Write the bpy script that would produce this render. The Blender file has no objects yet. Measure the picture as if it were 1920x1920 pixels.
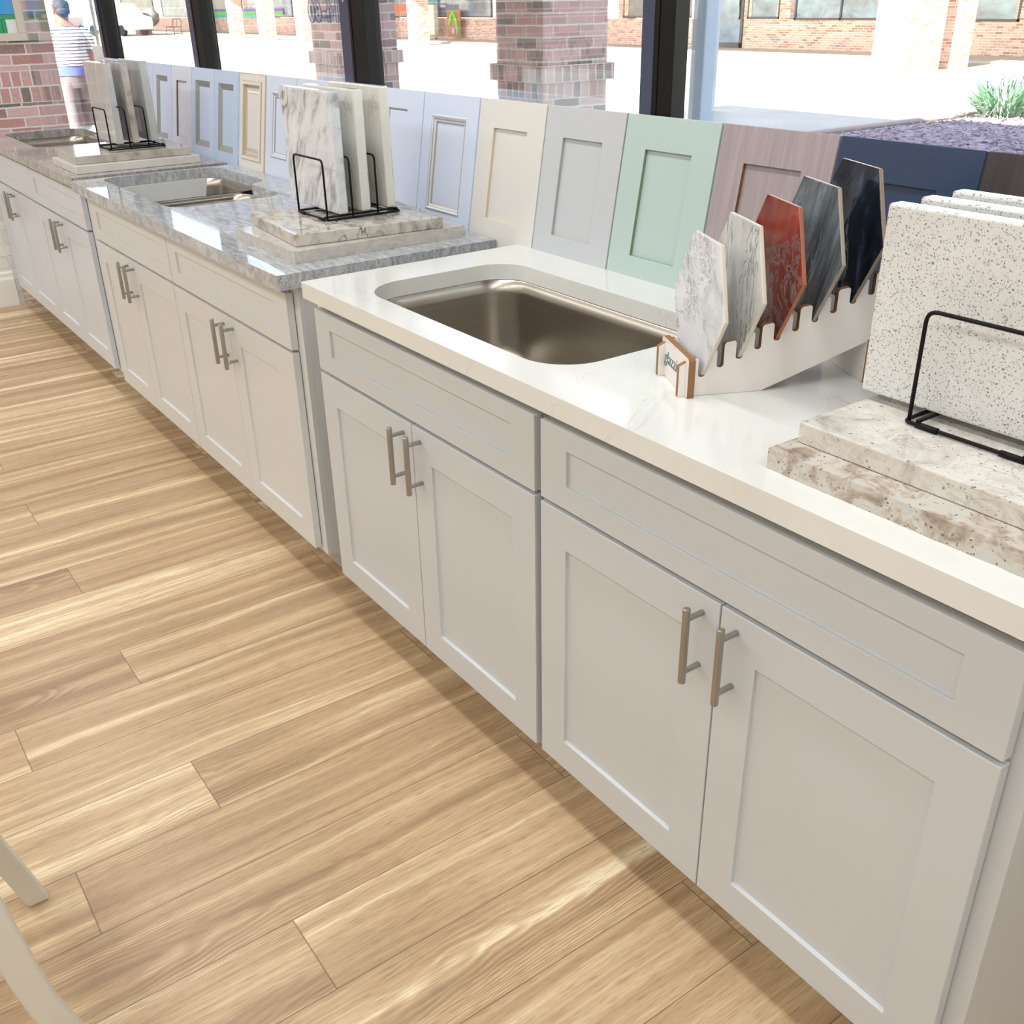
import bpy, bmesh, math, random
from mathutils import Vector, Matrix, noise
random.seed(7)
S = bpy.context.scene
COL = S.collection
PI = math.pi

# ------------------------------------------------------------------ helpers
def lin(c):
    return tuple(((x/255)/12.92 if x/255 <= .04045 else ((x/255+.055)/1.055)**2.4) for x in c)

class N:
    """small node-tree builder"""
    def __init__(self, name):
        self.m = bpy.data.materials.new(name); self.m.use_nodes = True
        self.t = self.m.node_tree; self.t.nodes.clear()
        self.out = self.t.nodes.new('ShaderNodeOutputMaterial')
        self.b = self.t.nodes.new('ShaderNodeBsdfPrincipled')
        self.t.links.new(self.b.outputs[0], self.out.inputs[0])
    def n(self, ty, ins=None, **kw):
        d = self.t.nodes.new('ShaderNode'+ty)
        for k, v in kw.items(): setattr(d, k, v)
        for k, v in (ins or {}).items(): self.set(d.inputs[k], v)
        return d
    def set(self, sock, v):
        if isinstance(v, bpy.types.NodeSocket): self.t.links.new(v, sock)
        elif isinstance(v, bpy.types.Node): self.t.links.new(v.outputs[0], sock)
        else:
            if sock.type == 'RGBA' and len(v) == 3: v = (*v, 1)
            sock.default_value = v
    def math(self, op, a, b=None, c=None):
        d = self.t.nodes.new('ShaderNodeMath'); d.operation = op
        for i, v in enumerate((a, b, c)):
            if v is not None: self.set(d.inputs[i], v)
        return d.outputs[0]
    def comb(self, x, y, z):
        return self.n('CombineXYZ', {0: x, 1: y, 2: z}).outputs[0]
    def sep(self, v): return self.n('SeparateXYZ', {0: v}).outputs
    def obj(self): return self.n('TexCoord').outputs['Object']
    def scale(self, v, s):
        return self.n('Mapping', {'Vector': v, 'Scale': s}).outputs[0]
    def ramp(self, f, stops, interp='LINEAR'):
        d = self.n('ValToRGB', {0: f}); r = d.color_ramp; r.interpolation = interp
        while len(r.elements) > 1: r.elements.remove(r.elements[-1])
        r.elements[0].position = stops[0][0]; r.elements[0].color = (*stops[0][1], 1)
        for p, c in stops[1:]:
            e = r.elements.new(p); e.color = (*c, 1)
        return d.outputs[0]
    def mix(self, f, a, b, bt='MIX'):
        d = self.t.nodes.new('ShaderNodeMix'); d.data_type = 'RGBA'; d.blend_type = bt
        self.set(d.inputs[0], f); self.set(d.inputs[6], a); self.set(d.inputs[7], b)
        return d.outputs[2]
    def noise(self, v, s, det=4, rough=.5, dist=0.):
        return self.n('TexNoise', {'Vector': v, 'Scale': s, 'Detail': det, 'Roughness': rough, 'Distortion': dist}).outputs[0]
    def bump(self, h, st, dist=.002):
        self.set(self.b.inputs['Normal'], self.n('Bump', {'Height': h, 'Strength': st, 'Distance': dist}).outputs[0])
    def p(self, **kw):
        for k, v in kw.items(): self.set(self.b.inputs[k.replace('_', ' ')], v)
        return self.m

def paint(name, c, rough=.35, var=.02, spec=.5):
    k = N(name); c = lin(c)
    f = k.noise(k.obj(), 3.0, 3)
    col = k.mix(f, tuple(x*(1-var) for x in c), tuple(min(1, x*(1+var)) for x in c))
    k.bump(k.noise(k.obj(), 260, 2), .03, .0005)
    return k.p(Base_Color=col, Roughness=rough, Specular_IOR_Level=spec)

def wood(name, c1, c2, rough=.4, st=(40, 40, 2.2)):
    k = N(name)
    v = k.scale(k.obj(), st)
    f = k.noise(v, 1.6, 6, .6, .6)
    col = k.ramp(f, [(.3, lin(c1)), (.7, lin(c2))])
    k.bump(f, .12, .001)
    return k.p(Base_Color=col, Roughness=rough)

def stone(name, stops, sc=6., st=(1, 1, 1), rough=.08, det=8, dist=1.2, speck=None, speck2=None, vein=None, rot=(0, 0, 0)):
    k = N(name)
    mp = k.scale(k.n('Mapping', {'Vector': k.obj(), 'Rotation': rot}).outputs[0], st)
    f = k.noise(mp, sc, det, .62, dist)
    col = k.ramp(f, [(p, lin(c)) for p, c in stops])
    if vein:
        c, s, w, amt = vein
        f2 = k.noise(mp, s, 6, .6, 1.5)
        d = k.math('ABSOLUTE', k.math('SUBTRACT', f2, .5))
        g = k.ramp(d, [(0, (1, 1, 1)), (w, (0, 0, 0))])
        g2 = k.math('MULTIPLY', k.math('MULTIPLY', g, amt), k.ramp(k.noise(mp, s*.7, 2), [(.4, (0, 0, 0)), (.62, (1, 1, 1))]))
        col = k.mix(g2, col, lin(c))
    for sp in (speck, speck2):
        if not sp: continue
        c, s, t = sp
        nv = k.n('TexNoise', {'Vector': k.obj(), 'Scale': s*1.3, 'Detail': 1.}).outputs['Color']
        vv = k.n('VectorMath', {0: k.obj(), 1: k.n('VectorMath', {0: nv, 1: (.9/s, .9/s, .9/s)}, operation='MULTIPLY').outputs[0]}, operation='ADD').outputs[0]
        vo = k.n('TexVoronoi', {'Vector': vv, 'Scale': s})
        on = k.math('LESS_THAN', k.sep(vo.outputs['Color'])[0], t)
        rad = k.math('MULTIPLY', k.sep(vo.outputs['Color'])[1], .42)
        inn = k.math('LESS_THAN', vo.outputs['Distance'], k.math('ADD', rad, .12))
        col = k.mix(k.math('MULTIPLY', on, inn), col, k.mix(k.sep(vo.outputs['Color'])[2], lin(c), lin(tuple(min(255, x+62) for x in c))))
    return k.p(Base_Color=col, Roughness=rough, Specular_IOR_Level=.55)

def plain(name, c, rough=.5, metal=0., spec=.5):
    k = N(name)
    cc = lin(c)
    f = k.noise(k.obj(), 60, 3)
    col = k.mix(f, tuple(x*.94 for x in cc), tuple(min(1, x*1.05) for x in cc))
    return k.p(Base_Color=col, Roughness=rough, Metallic=metal, Specular_IOR_Level=spec)

def brick(name, stops, mortar, soldier=None, bump=.6, painted=False, rowoff=0.):
    k = N(name)
    g = k.n('NewGeometry')
    P = k.sep(g.outputs['Position']); Nn = k.sep(g.outputs['Normal'])
    isx = k.math('GREATER_THAN', k.math('ABSOLUTE', Nn[0]), .5)
    u = k.math('ADD', k.math('MULTIPLY', isx, P[1]), k.math('MULTIPLY', k.math('SUBTRACT', 1, isx), P[0]))
    v = k.math('ADD', P[2], rowoff)
    wob = k.noise(k.comb(u, v, 0.), 14, 2)
    wv = k.math('MULTIPLY', k.math('SUBTRACT', wob, .5), .012)
    def bt(uv, bw, rh, off):
        return k.n('TexBrick', {'Vector': uv, 'Color1': (0, 0, 0), 'Color2': (1, 1, 1), 'Mortar': (.5, .5, .5), 'Scale': 1., 'Mortar Size': .0065,
                                'Mortar Smooth': .25, 'Brick Width': bw, 'Row Height': rh}, offset=off)
    b1 = bt(k.comb(u, k.math('ADD', v, wv), 0.), .2135, .0677, .5)
    c, fac = b1.outputs['Color'], b1.outputs['Fac']
    if soldier:
        z0, z1 = soldier
        b2 = bt(k.comb(k.math('ADD', u, wv), k.math('SUBTRACT', P[2], z0), 0.), .0677, (z1-z0)/2, .37)
        ins = k.math('MULTIPLY', k.math('GREATER_THAN', P[2], z0), k.math('LESS_THAN', P[2], z1))
        c = k.mix(ins, c, b2.outputs['Color'])
        mx = k.n('Mix', {0: ins, 2: fac, 3: b2.outputs['Fac']}); fac = mx.outputs[0]
    blot = k.noise(k.comb(u, v, 3.), 38, 5, .7)
    val = k.math('ADD', k.sep(c)[0], k.math('MULTIPLY', k.math('SUBTRACT', blot, .5), .55))
    bc = k.ramp(val, [(p, lin(q)) for p, q in stops])
    bc = k.mix(k.math('MULTIPLY', blot, .18), bc, lin((214, 204, 198)))
    col = bc if painted else k.mix(fac, bc, lin(mortar))
    h = k.math('SUBTRACT', k.math('MULTIPLY', k.noise(k.comb(u, v, 0.), 90, 4), .3), fac)
    k.bump(h, bump, .006)
    return k.p(Base_Color=col, Roughness=.85 if not painted else .5, Specular_IOR_Level=.25)

class MB:
    """collects shapes into one bmesh"""
    def __init__(self): self.bm = bmesh.new()
    def quad(self, vs, mi=0):
        f = self.bm.faces.new([self.bm.verts.new(v) for v in vs]); f.material_index = mi; return f
    def box(self, x0, x1, y0, y1, z0, z1, mi=0):
        v = [self.bm.verts.new((x, y, z)) for z in (z0, z1) for y in (y0, y1) for x in (x0, x1)]
        for q in ((0, 2, 3, 1), (4, 5, 7, 6), (0, 1, 5, 4), (2, 6, 7, 3), (0, 4, 6, 2), (1, 3, 7, 5)):
            f = self.bm.faces.new([v[i] for i in q]); f.material_index = mi
        return self
    def obox(self, o, a, b, c, mi=0):
        """box from corner o and three edge vectors"""
        o, a, b, c = map(Vector, (o, a, b, c))
        v = [self.bm.verts.new(o+a*i+b*j+c*k) for k in (0, 1) for j in (0, 1) for i in (0, 1)]
        for q in ((0, 2, 3, 1), (4, 5, 7, 6), (0, 1, 5, 4), (2, 6, 7, 3), (0, 4, 6, 2), (1, 3, 7, 5)):
            f = self.bm.faces.new([v[i] for i in q]); f.material_index = mi
        return self
    def prism(self, poly, f3, d, mi=0, side=None):
        """poly of 2d points mapped by f3 to 3d, extruded along vector d"""
        d = Vector(d)
        a = [self.bm.verts.new(f3(*p)) for p in poly]; b = [self.bm.verts.new(v.co+d) for v in a]
        self.bm.faces.new(a).material_index = mi; self.bm.faces.new(b[::-1]).material_index = mi
        n = len(a)
        for i in range(n):
            f = self.bm.faces.new((a[i], b[i], b[(i+1) % n], a[(i+1) % n])); f.material_index = mi if side is None else side
        return self
    def loft(self, rings, cap=True, mi=0, closed=True):
        R = [[self.bm.verts.new(p) for p in r] for r in rings]
        n = len(R[0])
        for a, b in zip(R, R[1:]):
            for i in range(n if closed else n-1):
                f = self.bm.faces.new((a[i], a[(i+1) % n], b[(i+1) % n], b[i])); f.material_index = mi; f.smooth = True
        if cap:
            self.bm.faces.new(R[0][::-1]).material_index = mi; self.bm.faces.new(R[-1]).material_index = mi
        return R
    def tube(self, path, r, n=8, closed=False, cap=True, mi=0):
        P = [Vector(p) for p in path]; m = len(P); rings = []
        rr = r if isinstance(r, (list, tuple)) else [r]*m
        up = None
        for i in range(m):
            if closed: t = (P[(i+1) % m]-P[i-1]).normalized()
            else: t = (P[min(i+1, m-1)]-P[max(i-1, 0)]).normalized()
            if up is None:
                up = Vector((0, 0, 1)) if abs(t.z) < .9 else Vector((1, 0, 0))
            up = (up-t*up.dot(t))
            if up.length < 1e-4: up = Vector((0, 1, 0)) if abs(t.y) < .9 else Vector((1, 0, 0)); up = up-t*up.dot(t)
            up.normalize(); s = t.cross(up)
            rings.append([P[i]+(up*math.cos(2*PI*k/n)+s*math.sin(2*PI*k/n))*rr[i] for k in range(n)])
        if closed: rings.append(rings[0])
        self.loft(rings, cap and not closed, mi)
        return self
    def lathe(self, prof, c=(0, 0, 0), n=24, mi=0, cap=True):
        c = Vector(c)
        self.loft([[c+Vector((r*math.cos(2*PI*k/n), r*math.sin(2*PI*k/n), z)) for k in range(n)] for r, z in prof], cap, mi)
        return self
    def ball(self, c, r, seg=12):
        m = Matrix.Translation(c) @ Matrix.Diagonal((*((r,)*3 if not isinstance(r, tuple) else r), 1))
        res = bmesh.ops.create_uvsphere(self.bm, u_segments=seg, v_segments=seg*2//3, radius=1, matrix=m)
        for v in res['verts']:
            for f in v.link_faces: f.smooth = True
        return self
    def build(self, name, mats, parent=None, bev=0, loc=None, weld=0, seg=2):
        bm = self.bm
        if weld: bmesh.ops.remove_doubles(bm, verts=bm.verts, dist=weld)
        bmesh.ops.recalc_face_normals(bm, faces=bm.faces)
        me = bpy.data.meshes.new(name); bm.to_mesh(me); bm.free()
        for m in (mats if isinstance(mats, (list, tuple)) else [mats]): me.materials.append(m)
        o = bpy.data.objects.new(name, me); COL.objects.link(o)
        if parent: o.parent = parent
        if loc: o.location = loc
        if bev:
            md = o.modifiers.new('edge_bevel', 'BEVEL'); md.width = bev; md.segments = seg; md.limit_method = 'ANGLE'; md.angle_limit = math.radians(40)
            md.harden_normals = False
        return o

def tag(o, label, cat, group=None):
    o['label'] = label; o['category'] = cat
    if group: o['group'] = group
    return o
def thing(name, label, cat, loc=(0, 0, 0), rot=(0, 0, 0), group=None):
    o = bpy.data.objects.new(name, None); COL.objects.link(o); o.location = loc; o.rotation_euler = rot; o.empty_display_size = .05
    return tag(o, label, cat, group)
def struct(o): o['kind'] = 'structure'; return o
def copy_tree(o, parent=None):
    c = o.copy(); COL.objects.link(c); c.parent = parent
    for ch in o.children: copy_tree(ch, c)
    return c
def rrect(x0, x1, y0, y1, r, n=8):
    pts = []
    rs = r if isinstance(r, (list, tuple)) else [r]*4
    for (cx, cy, sx, sy, a0), q in zip(((x1, y0, -1, 1, -90), (x1, y1, -1, -1, 0), (x0, y1, 1, -1, 90), (x0, y0, 1, 1, 180)), rs):
        for i in range(n+1):
            a = math.radians(a0+90*i/n)
            pts.append((cx+sx*q+q*math.cos(a), cy+sy*q+q*math.sin(a)))
    return pts
def fillet(path, r, n=5):
    P = [Vector(p) for p in path]; out = [P[0]]
    for a, b, c in zip(P, P[1:], P[2:]):
        d1 = (a-b).normalized(); d2 = (c-b).normalized()
        q = min(r, (a-b).length*.45, (c-b).length*.45)
        s, e = b+d1*q, b+d2*q
        for i in range(n+1):
            t = i/n; out.append(s*(1-t)**2+b*2*t*(1-t)+e*t*t)
    out.append(P[-1]); return out

# ------------------------------------------------------------------ materials
M = {}
M['cab_grey'] = paint('cabinet_paint_grey', (207, 211, 214), .38)
M['cab_cream'] = paint('cabinet_paint_cream', (219, 221, 221), .38)
M['cab_white'] = paint('cabinet_paint_white', (217, 222, 230), .3)
M['kick'] = paint('toe_kick_paint', (196, 192, 184), .5)
M['nickel'] = plain('brushed_nickel', (172, 172, 170), .3, 1.)
M['black_wire'] = plain('black_powder_coat', (6, 6, 7), .5, 0., .25)
M['quartz'] = stone('white_quartz', [(.25, (224, 225, 221)), (.55, (231, 232, 228)), (.8, (235, 236, 233))], 3.2, rough=.12, dist=.6,
                    vein=((196, 190, 180), 1.5, .006, .45))
M['granite_mid'] = stone('grey_streaked_granite', [(.25, (140, 144, 149)), (.45, (170, 173, 177)), (.6, (195, 198, 201)), (.78, (214, 216, 218))], 26, (.8, 3, 1.2), .05, 9, .6,
                         speck=((100, 100, 104), 240, .22))
M['granite_far'] = stone('taupe_granite', [(.3, (128, 122, 120)), (.48, (158, 151, 148)), (.62, (180, 174, 172)), (.78, (200, 195, 194))], 22, (1, 3, 1), .05, 9, .8)
def steel_mat():
    k = N('brushed_stainless_steel')
    v = k.scale(k.obj(), (3, 3, 260))
    f = k.noise(v, 1., 4, .6)
    k.bump(f, .08, .0006)
    return k.p(Base_Color=k.mix(f, lin((170, 163, 152)), lin((196, 190, 180))), Metallic=1., Roughness=k.math('ADD', k.math('MULTIPLY', f, .08), .27))
M['steel'] = steel_mat()
M['dark_hole'] = plain('drain_dark', (30, 30, 30), .5)
M['speckle'] = stone('grey_flecked_quartz', [(.3, (216, 217, 214)), (.7, (227, 228, 225))], 9, rough=.2, det=3, speck=((126, 128, 130), 235, .6), speck2=((140, 142, 144), 480, .45))
M['slab_pale'] = stone('pale_grey_granite', [(.26, (166, 160, 152)), (.42, (206, 201, 193)), (.56, (224, 221, 214)), (.72, (204, 196, 184)), (.85, (190, 178, 162))], 16, (1, 1, 1.4), .16, 9, 1.2,
                       speck=((130, 122, 114), 190, .1), speck2=((150, 142, 134), 420, .12), vein=((160, 150, 136), 12, .02, .7))
M['slab_tan'] = stone('tan_split_granite', [(.28, (128, 112, 98)), (.42, (172, 156, 140)), (.53, (206, 199, 188)), (.66, (196, 198, 194)), (.8, (222, 219, 212))], 20, (1, 1, 1), .3, 10, 1.2, speck=((110, 94, 80), 260, .18))
M['slab_marble'] = stone('grey_blotched_marble', [(.32, (140, 140, 140)), (.42, (186, 188, 190)), (.5, (213, 216, 219)), (.7, (226, 228, 229))], 15, (2.1, 1, .8), .1, 7, .5, rot=(0, -.55, 0))
M['slab_cream'] = stone('cream_quartzite', [(.3, (212, 208, 198)), (.6, (228, 226, 219)), (.8, (221, 218, 210))], 5, (2, 2, .7), .1, 6, 1., vein=((150, 138, 120), 5, .02, .8))
M['slab_plain'] = stone('plain_greige_stone', [(.3, (212, 209, 201)), (.7, (223, 221, 214))], 8, rough=.12, det=4)
M['slab_storm'] = stone('storm_granite', [(.28, (104, 98, 92)), (.4, (164, 156, 146)), (.52, (200, 195, 186)), (.75, (214, 210, 203))], 13, (1, 1.6, 1), .05, 9, 1.0, vein=((44, 42, 40), 6, .02, 1.))
M['slab_travertine'] = stone('light_grey_flecked_stone', [(.3, (182, 177, 169)), (.6, (206, 202, 195)), (.8, (196, 192, 185))], 40, (1, 1, 2), .14, 8, .8)
M['slab_grey'] = stone('smoky_grey_slab', [(.3, (176, 177, 175)), (.6, (196, 197, 194)), (.8, (206, 205, 201))], 6, (2, 2, .8), .04, 7, 1.2)
M['slab_brown'] = stone('brown_grained_slab', [(.3, (150, 140, 128)), (.5, (184, 177, 167)), (.75, (204, 199, 190))], 12, (3, 1, 1), .1, 8, 1.4)
M['window_frame'] = plain('bronze_aluminium', (7, 5, 7), .45, 0., .3)
M['window_strip'] = plain('anodised_grey_strip', (84, 92, 116), .3, .5)
M['white_paint'] = paint('white_trim_paint', (236, 233, 226), .4)
M['ceiling'] = paint('ceiling_white', (235, 233, 228), .8)
M['wall_white'] = paint('wall_white', (228, 224, 216), .7)
M['red_brick'] = brick('red_brick', [(.05, (104, 100, 96)), (.2, (136, 112, 108)), (.36, (178, 124, 120)), (.65, (190, 144, 140)), (.95, (208, 174, 170))], (218, 212, 208), (.905, 1.115), rowoff=.0)
M['pillar_brick'] = brick('pillar_brick', [(.05, (120, 116, 114)), (.25, (160, 138, 134)), (.45, (196, 158, 152)), (.95, (216, 188, 182))], (226, 220, 214), (.93, 1.13))
M['far_brick'] = brick('far_brick', [(.05, (164, 122, 104)), (.4, (206, 162, 140)), (.95, (220, 184, 164))], (228, 218, 208), None, .3)
M['white_brick'] = brick('painted_white_brick', [(0, (226, 224, 216)), (1, (236, 234, 226))], (226, 224, 216), None, .8, True)

def floor_mat():
    k = N('oak_plank_floor')
    x, y, z = k.sep(k.obj())
    W, L = .1785, 1.22
    u = k.math('DIVIDE', x, W); kf = k.math('FLOOR', u); fx = k.math('FRACT', u)
    m3 = k.math('FLOORED_MODULO', kf, 3.)
    off = k.math('ADD', -.565, k.math('MULTIPLY', m3, -.293))
    v = k.math('DIVIDE', k.math('SUBTRACT', y, off), L); jf = k.math('FLOOR', v); fy = k.math('FRACT', v)
    wn = k.n('TexWhiteNoise', {'Vector': k.comb(kf, jf, .5)}, noise_dimensions='3D')
    r1 = wn.outputs['Value']; rc = k.sep(wn.outputs['Color'])
    ox = k.math('MULTIPLY', r1, 31.); oz = k.math('MULTIPLY', rc[1], 17.)
    bend = k.math('MULTIPLY', k.math('SUBTRACT', k.noise(k.comb(k.math('MULTIPLY', x, 2.), k.math('MULTIPLY', y, 1.1), oz), 1.6, 2), .5), .045)
    xs = k.math('ADD', x, bend)
    broad = k.noise(k.comb(k.math('ADD', k.math('MULTIPLY', xs, 22.), ox), k.math('MULTIPLY', y, .42), oz), 1., 5, .5, .15)
    fine = k.noise(k.comb(k.math('MULTIPLY', xs, 170.), k.math('MULTIPLY', y, 4.), oz), 1., 5, .7, .2)
    pores = k.noise(k.comb(k.math('MULTIPLY', x, 420.), k.math('MULTIPLY', y, 22.), oz), 1., 2, .5)
    # cathedral grain
    cx = k.math('MULTIPLY', k.math('SUBTRACT', fx, k.math('ADD', .3, k.math('MULTIPLY', rc[2], .4))), 1.)
    rad = k.math('ADD', k.math('MULTIPLY', k.math('MULTIPLY', cx, cx), 14.), k.math('ADD', k.math('MULTIPLY', y, 2.6), k.math('MULTIPLY', k.noise(k.comb(k.math('MULTIPLY', x, 9.), k.math('MULTIPLY', y, 3.), oz), 1., 3), 2.4)))
    cath = k.math('MULTIPLY', k.math('ADD', k.math('SINE', k.math('MULTIPLY', rad, 16.)), 1.), .5)
    cm = k.math('MULTIPLY', k.ramp(k.noise(k.comb(k.math('MULTIPLY', x, 5.), k.math('MULTIPLY', y, .9), oz), 1., 2), [(.52, (0, 0, 0)), (.66, (1, 1, 1))]), .16)
    t = k.math('ADD', k.math('MULTIPLY', broad, .74), k.math('MULTIPLY', fine, .30))
    t = k.math('ADD', t, k.math('MULTIPLY', k.math('SUBTRACT', r1, .5), .10))
    t = k.math('SUBTRACT', t, k.math('MULTIPLY', cath, cm))
    col = k.ramp(t, [(.30, lin((150, 122, 92))), (.43, lin((176, 147, 113))), (.535, lin((194, 165, 129))), (.61, lin((215, 189, 150))), (.68, lin((240, 222, 188)))])
    col = k.mix(k.ramp(pores, [(.32, (.45, .45, .45)), (.46, (0, 0, 0))]), col, lin((136, 108, 80)))
    dx = k.math('MINIMUM', fx, k.math('SUBTRACT', 1., fx)); dy = k.math('MINIMUM', fy, k.math('SUBTRACT', 1., fy))
    seam = k.math('MAXIMUM', k.math('LESS_THAN', dx, .0065), k.math('LESS_THAN', dy, .0010))
    col = k.mix(k.math('MULTIPLY', seam, .62), col, lin((84, 62, 42)))
    k.bump(k.math('SUBTRACT', k.math('MULTIPLY', fine, .5), seam), .12, .001)
    return k.p(Base_Color=col, Roughness=k.math('ADD', .30, k.math('MULTIPLY', fine, .14)), Specular_IOR_Level=.45)
M['floor'] = floor_mat()

def glass_mat():
    k = N('window_glass')
    t = k.n('BsdfTransparent', {'Color': (.96, .98, .985, 1)}); g = k.n('BsdfGlossy', {'Color': (1, 1, 1, 1), 'Roughness': .01})
    f = k.n('Fresnel', {'IOR': 1.45})
    mx = k.n('MixShader', {0: k.math('MULTIPLY', f.outputs[0], .42), 1: t.outputs[0], 2: g.outputs[0]})
    k.t.links.new(mx.outputs[0], k.out.inputs[0]); k.t.nodes.remove(k.b)
    return k.m
M['glass'] = glass_mat()
def far_glass_mat(name, a, b):
    k = N(name)
    f = k.noise(k.scale(k.n('NewGeometry').outputs['Position'], (1.3, 1.3, 2.2)), 1., 4, .6, .4)
    return k.p(Base_Color=k.ramp(f, [(.3, lin(a)), (.7, lin(b))]), Roughness=.06, Specular_IOR_Level=1.)
M['far_glass'] = far_glass_mat('shop_glass_blue', (52, 70, 92), (126, 158, 180))
M['far_glass_dark'] = far_glass_mat('shop_glass_dark', (34, 40, 52), (86, 96, 110))

# ------------------------------------------------------------------ room shell
def slab_obj(name, x0, x1, y0, y1, z0, z1, mat, par=None):
    return MB().box(x0, x1, y0, y1, z0, z1).build(name, mat, par)
struct(slab_obj('floor', -7.1, 4.2, -6.2, .93, -.06, 0, M['floor']))
struct(slab_obj('ceiling', -7.1, 4.2, -6.2, .93, 2.95, 3.02, M['ceiling']))
struct(slab_obj('wall_back', -7.1, 4.2, -6.2, -6.05, 0, 2.95, M['wall_white']))
struct(slab_obj('wall_right', 4.05, 4.2, -6.05, .93, 0, 2.95, M['wall_white']))
struct(slab_obj('wall_low', -5.12, -4.915, -6.05, .03, 0, .86, M['white_brick']))
struct(slab_obj('wall_left', -7.25, -6.95, -6.05, .935, 0, 2.95, M['red_brick']))
def base_profile(): return [(0, 0), (.018, 0), (.018, .15), (.012, .165), (.012, .185), (0, .195)]
b = MB().prism(base_profile(), lambda a, z: (-4.915+a, -6., z), (0, 6.0, 0)).build('baseboard_left', M['white_paint'], None, .002); struct(b)
struct(slab_obj('wall_window_base', -4.87, 4.05, .70, .93, 0, .87, M['wall_white']))
# ledge behind the counters that the sample doors stand on
struct(MB().box(-4.87, 4.05, .612, .76, .85, .886).build('trim_1', M['window_frame'], None, .003))
# header over the glazing
struct(slab_obj('trim_2', -6.95, 4.05, .70, .93, 2.62, 2.95, M['window_frame']))
# glazing: window_<n> > pane, mullion
mull = [(-4.87, -4.717), (-3.457, -3.30), (-2.013, -1.835), (-.544, -.435), (.96, 1.08), (2.45, 2.58)]
def mullion(x0, x1, par):
    m = MB()
    s = (x1-x0)*.4
    lo = .886 if x0 > -4.8 else 0.
    m.box(x0, x0+s, .704, .76, lo, 2.62, 1)
    m.box(x0+s, x1, .70, .742, lo, 2.62, 0)
    m.box(x0+s*.6, x1-.05, .742, .785, .886, 2.62, 0)
    m.box(x0+s+.012, x0+s+.018, .698, .70, .886, 2.62, 0)
    o = m.build('mullion', [M['window_frame'], M['window_strip']], par, .0015)
    sc = MB().lathe([(.0, .004), (.004, .003), (.005, 0)], n=10).build('screw', M['nickel'], o, loc=(x0+s*.5, .704, 1.50))
    sc.rotation_euler = (PI/2, 0, 0)
    return o
xs = [-6.95]+[x for a in mull for x in a]+[4.05]
for i in range(len(mull)+1):
    x0, x1 = xs[2*i], xs[2*i+1]
    w = bpy.data.objects.new('window_%d' % (i+1), None); COL.objects.link(w); struct(w)
    MB().box(x0-.01, x1+.012, .758, .764, .89 if i else .05, 2.62).build('pane', M['glass'], w)
    m = MB(); m.box(x0, x1, .735, .79, *((.886, .915) if i else (0., .06))); m.box(x0, x1, .735, .79, 2.58, 2.62)
    m.build('sash_rail', M['window_frame'], w, .002)
    if i < len(mull): mullion(*mull[i], w)
    if i == 2: win3 = w
# vinyl phone number on the glass, written to be read from the street
cu = bpy.data.curves.new('phone_number', 'FONT'); cu.body = '14-60'; cu.size = .088; cu.fill_mode = 'NONE'; cu.bevel_depth = .0024; cu.bevel_resolution = 1; cu.offset = .006; cu.space_character = 1.22
k = N('blue_vinyl'); M['vinyl'] = k.p(Base_Color=k.mix(k.noise(k.obj(), 40), lin((60, 92, 140)), lin((84, 116, 160))), Roughness=.4)
M['vinyl_white'] = plain('pale_blue_vinyl', (186, 214, 236), .4)
cu.materials.append(M['vinyl'])
tx = bpy.data.objects.new('phone_number', cu); COL.objects.link(tx); tx.parent = win3
tx.location = (-2.135, .768, 1.443); tx.rotation_euler = (PI/2, 0, PI)
cu2 = bpy.data.curves.new('phone_number_fill', 'FONT'); cu2.body = '14-60'; cu2.size = .088; cu2.space_character = 1.22; cu2.extrude = .0006; cu2.materials.append(M['vinyl_white']); cu2.offset = -.004
tf = bpy.data.objects.new('number_fill', cu2); COL.objects.link(tf); tf.parent = tx; tf.location = (0, 0, 0)

# ------------------------------------------------------------------ cabinets
ZB, ZT, ZDB, ZDT, TOPB = .12, .692, .7005, .8495, .875
def shaker(w, h, st, rt, rb, t=.02, d=.007, mi=0):
    """front at y=0, origin bottom left; frame, recess walls and panel in one shell"""
    m = MB(); bm = m.bm
    O = [(0, 0), (w, 0), (w, h), (0, h)]; I = [(st, rb), (w-st, rb), (w-st, h-rt), (st, h-rt)]
    fo = [bm.verts.new((x, 0, z)) for x, z in O]; fi = [bm.verts.new((x, 0, z)) for x, z in I]
    pi_ = [bm.verts.new((x, d, z)) for x, z in I]; bk = [bm.verts.new((x, t, z)) for x, z in O]
    for i in range(4):
        j = (i+1) % 4
        bm.faces.new((fo[i], fo[j], fi[j], fi[i])); bm.faces.new((fi[i], fi[j], pi_[j], pi_[i])); bm.faces.new((fo[j], fo[i], bk[i], bk[j]))
    bm.faces.new(pi_); bm.faces.new(bk[::-1])
    return m
def bar_pull(par, x, z0):
    m = MB().tube([(x, -.035, z0), (x, -.035, z0+.135)], .0062, 14)
    for z in (z0+.0195, z0+.1155): m.tube([(x, 0.001, z), (x, -.035, z)], .0048, 10)
    return m.build('handle', M['nickel'], par, .0012)
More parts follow.
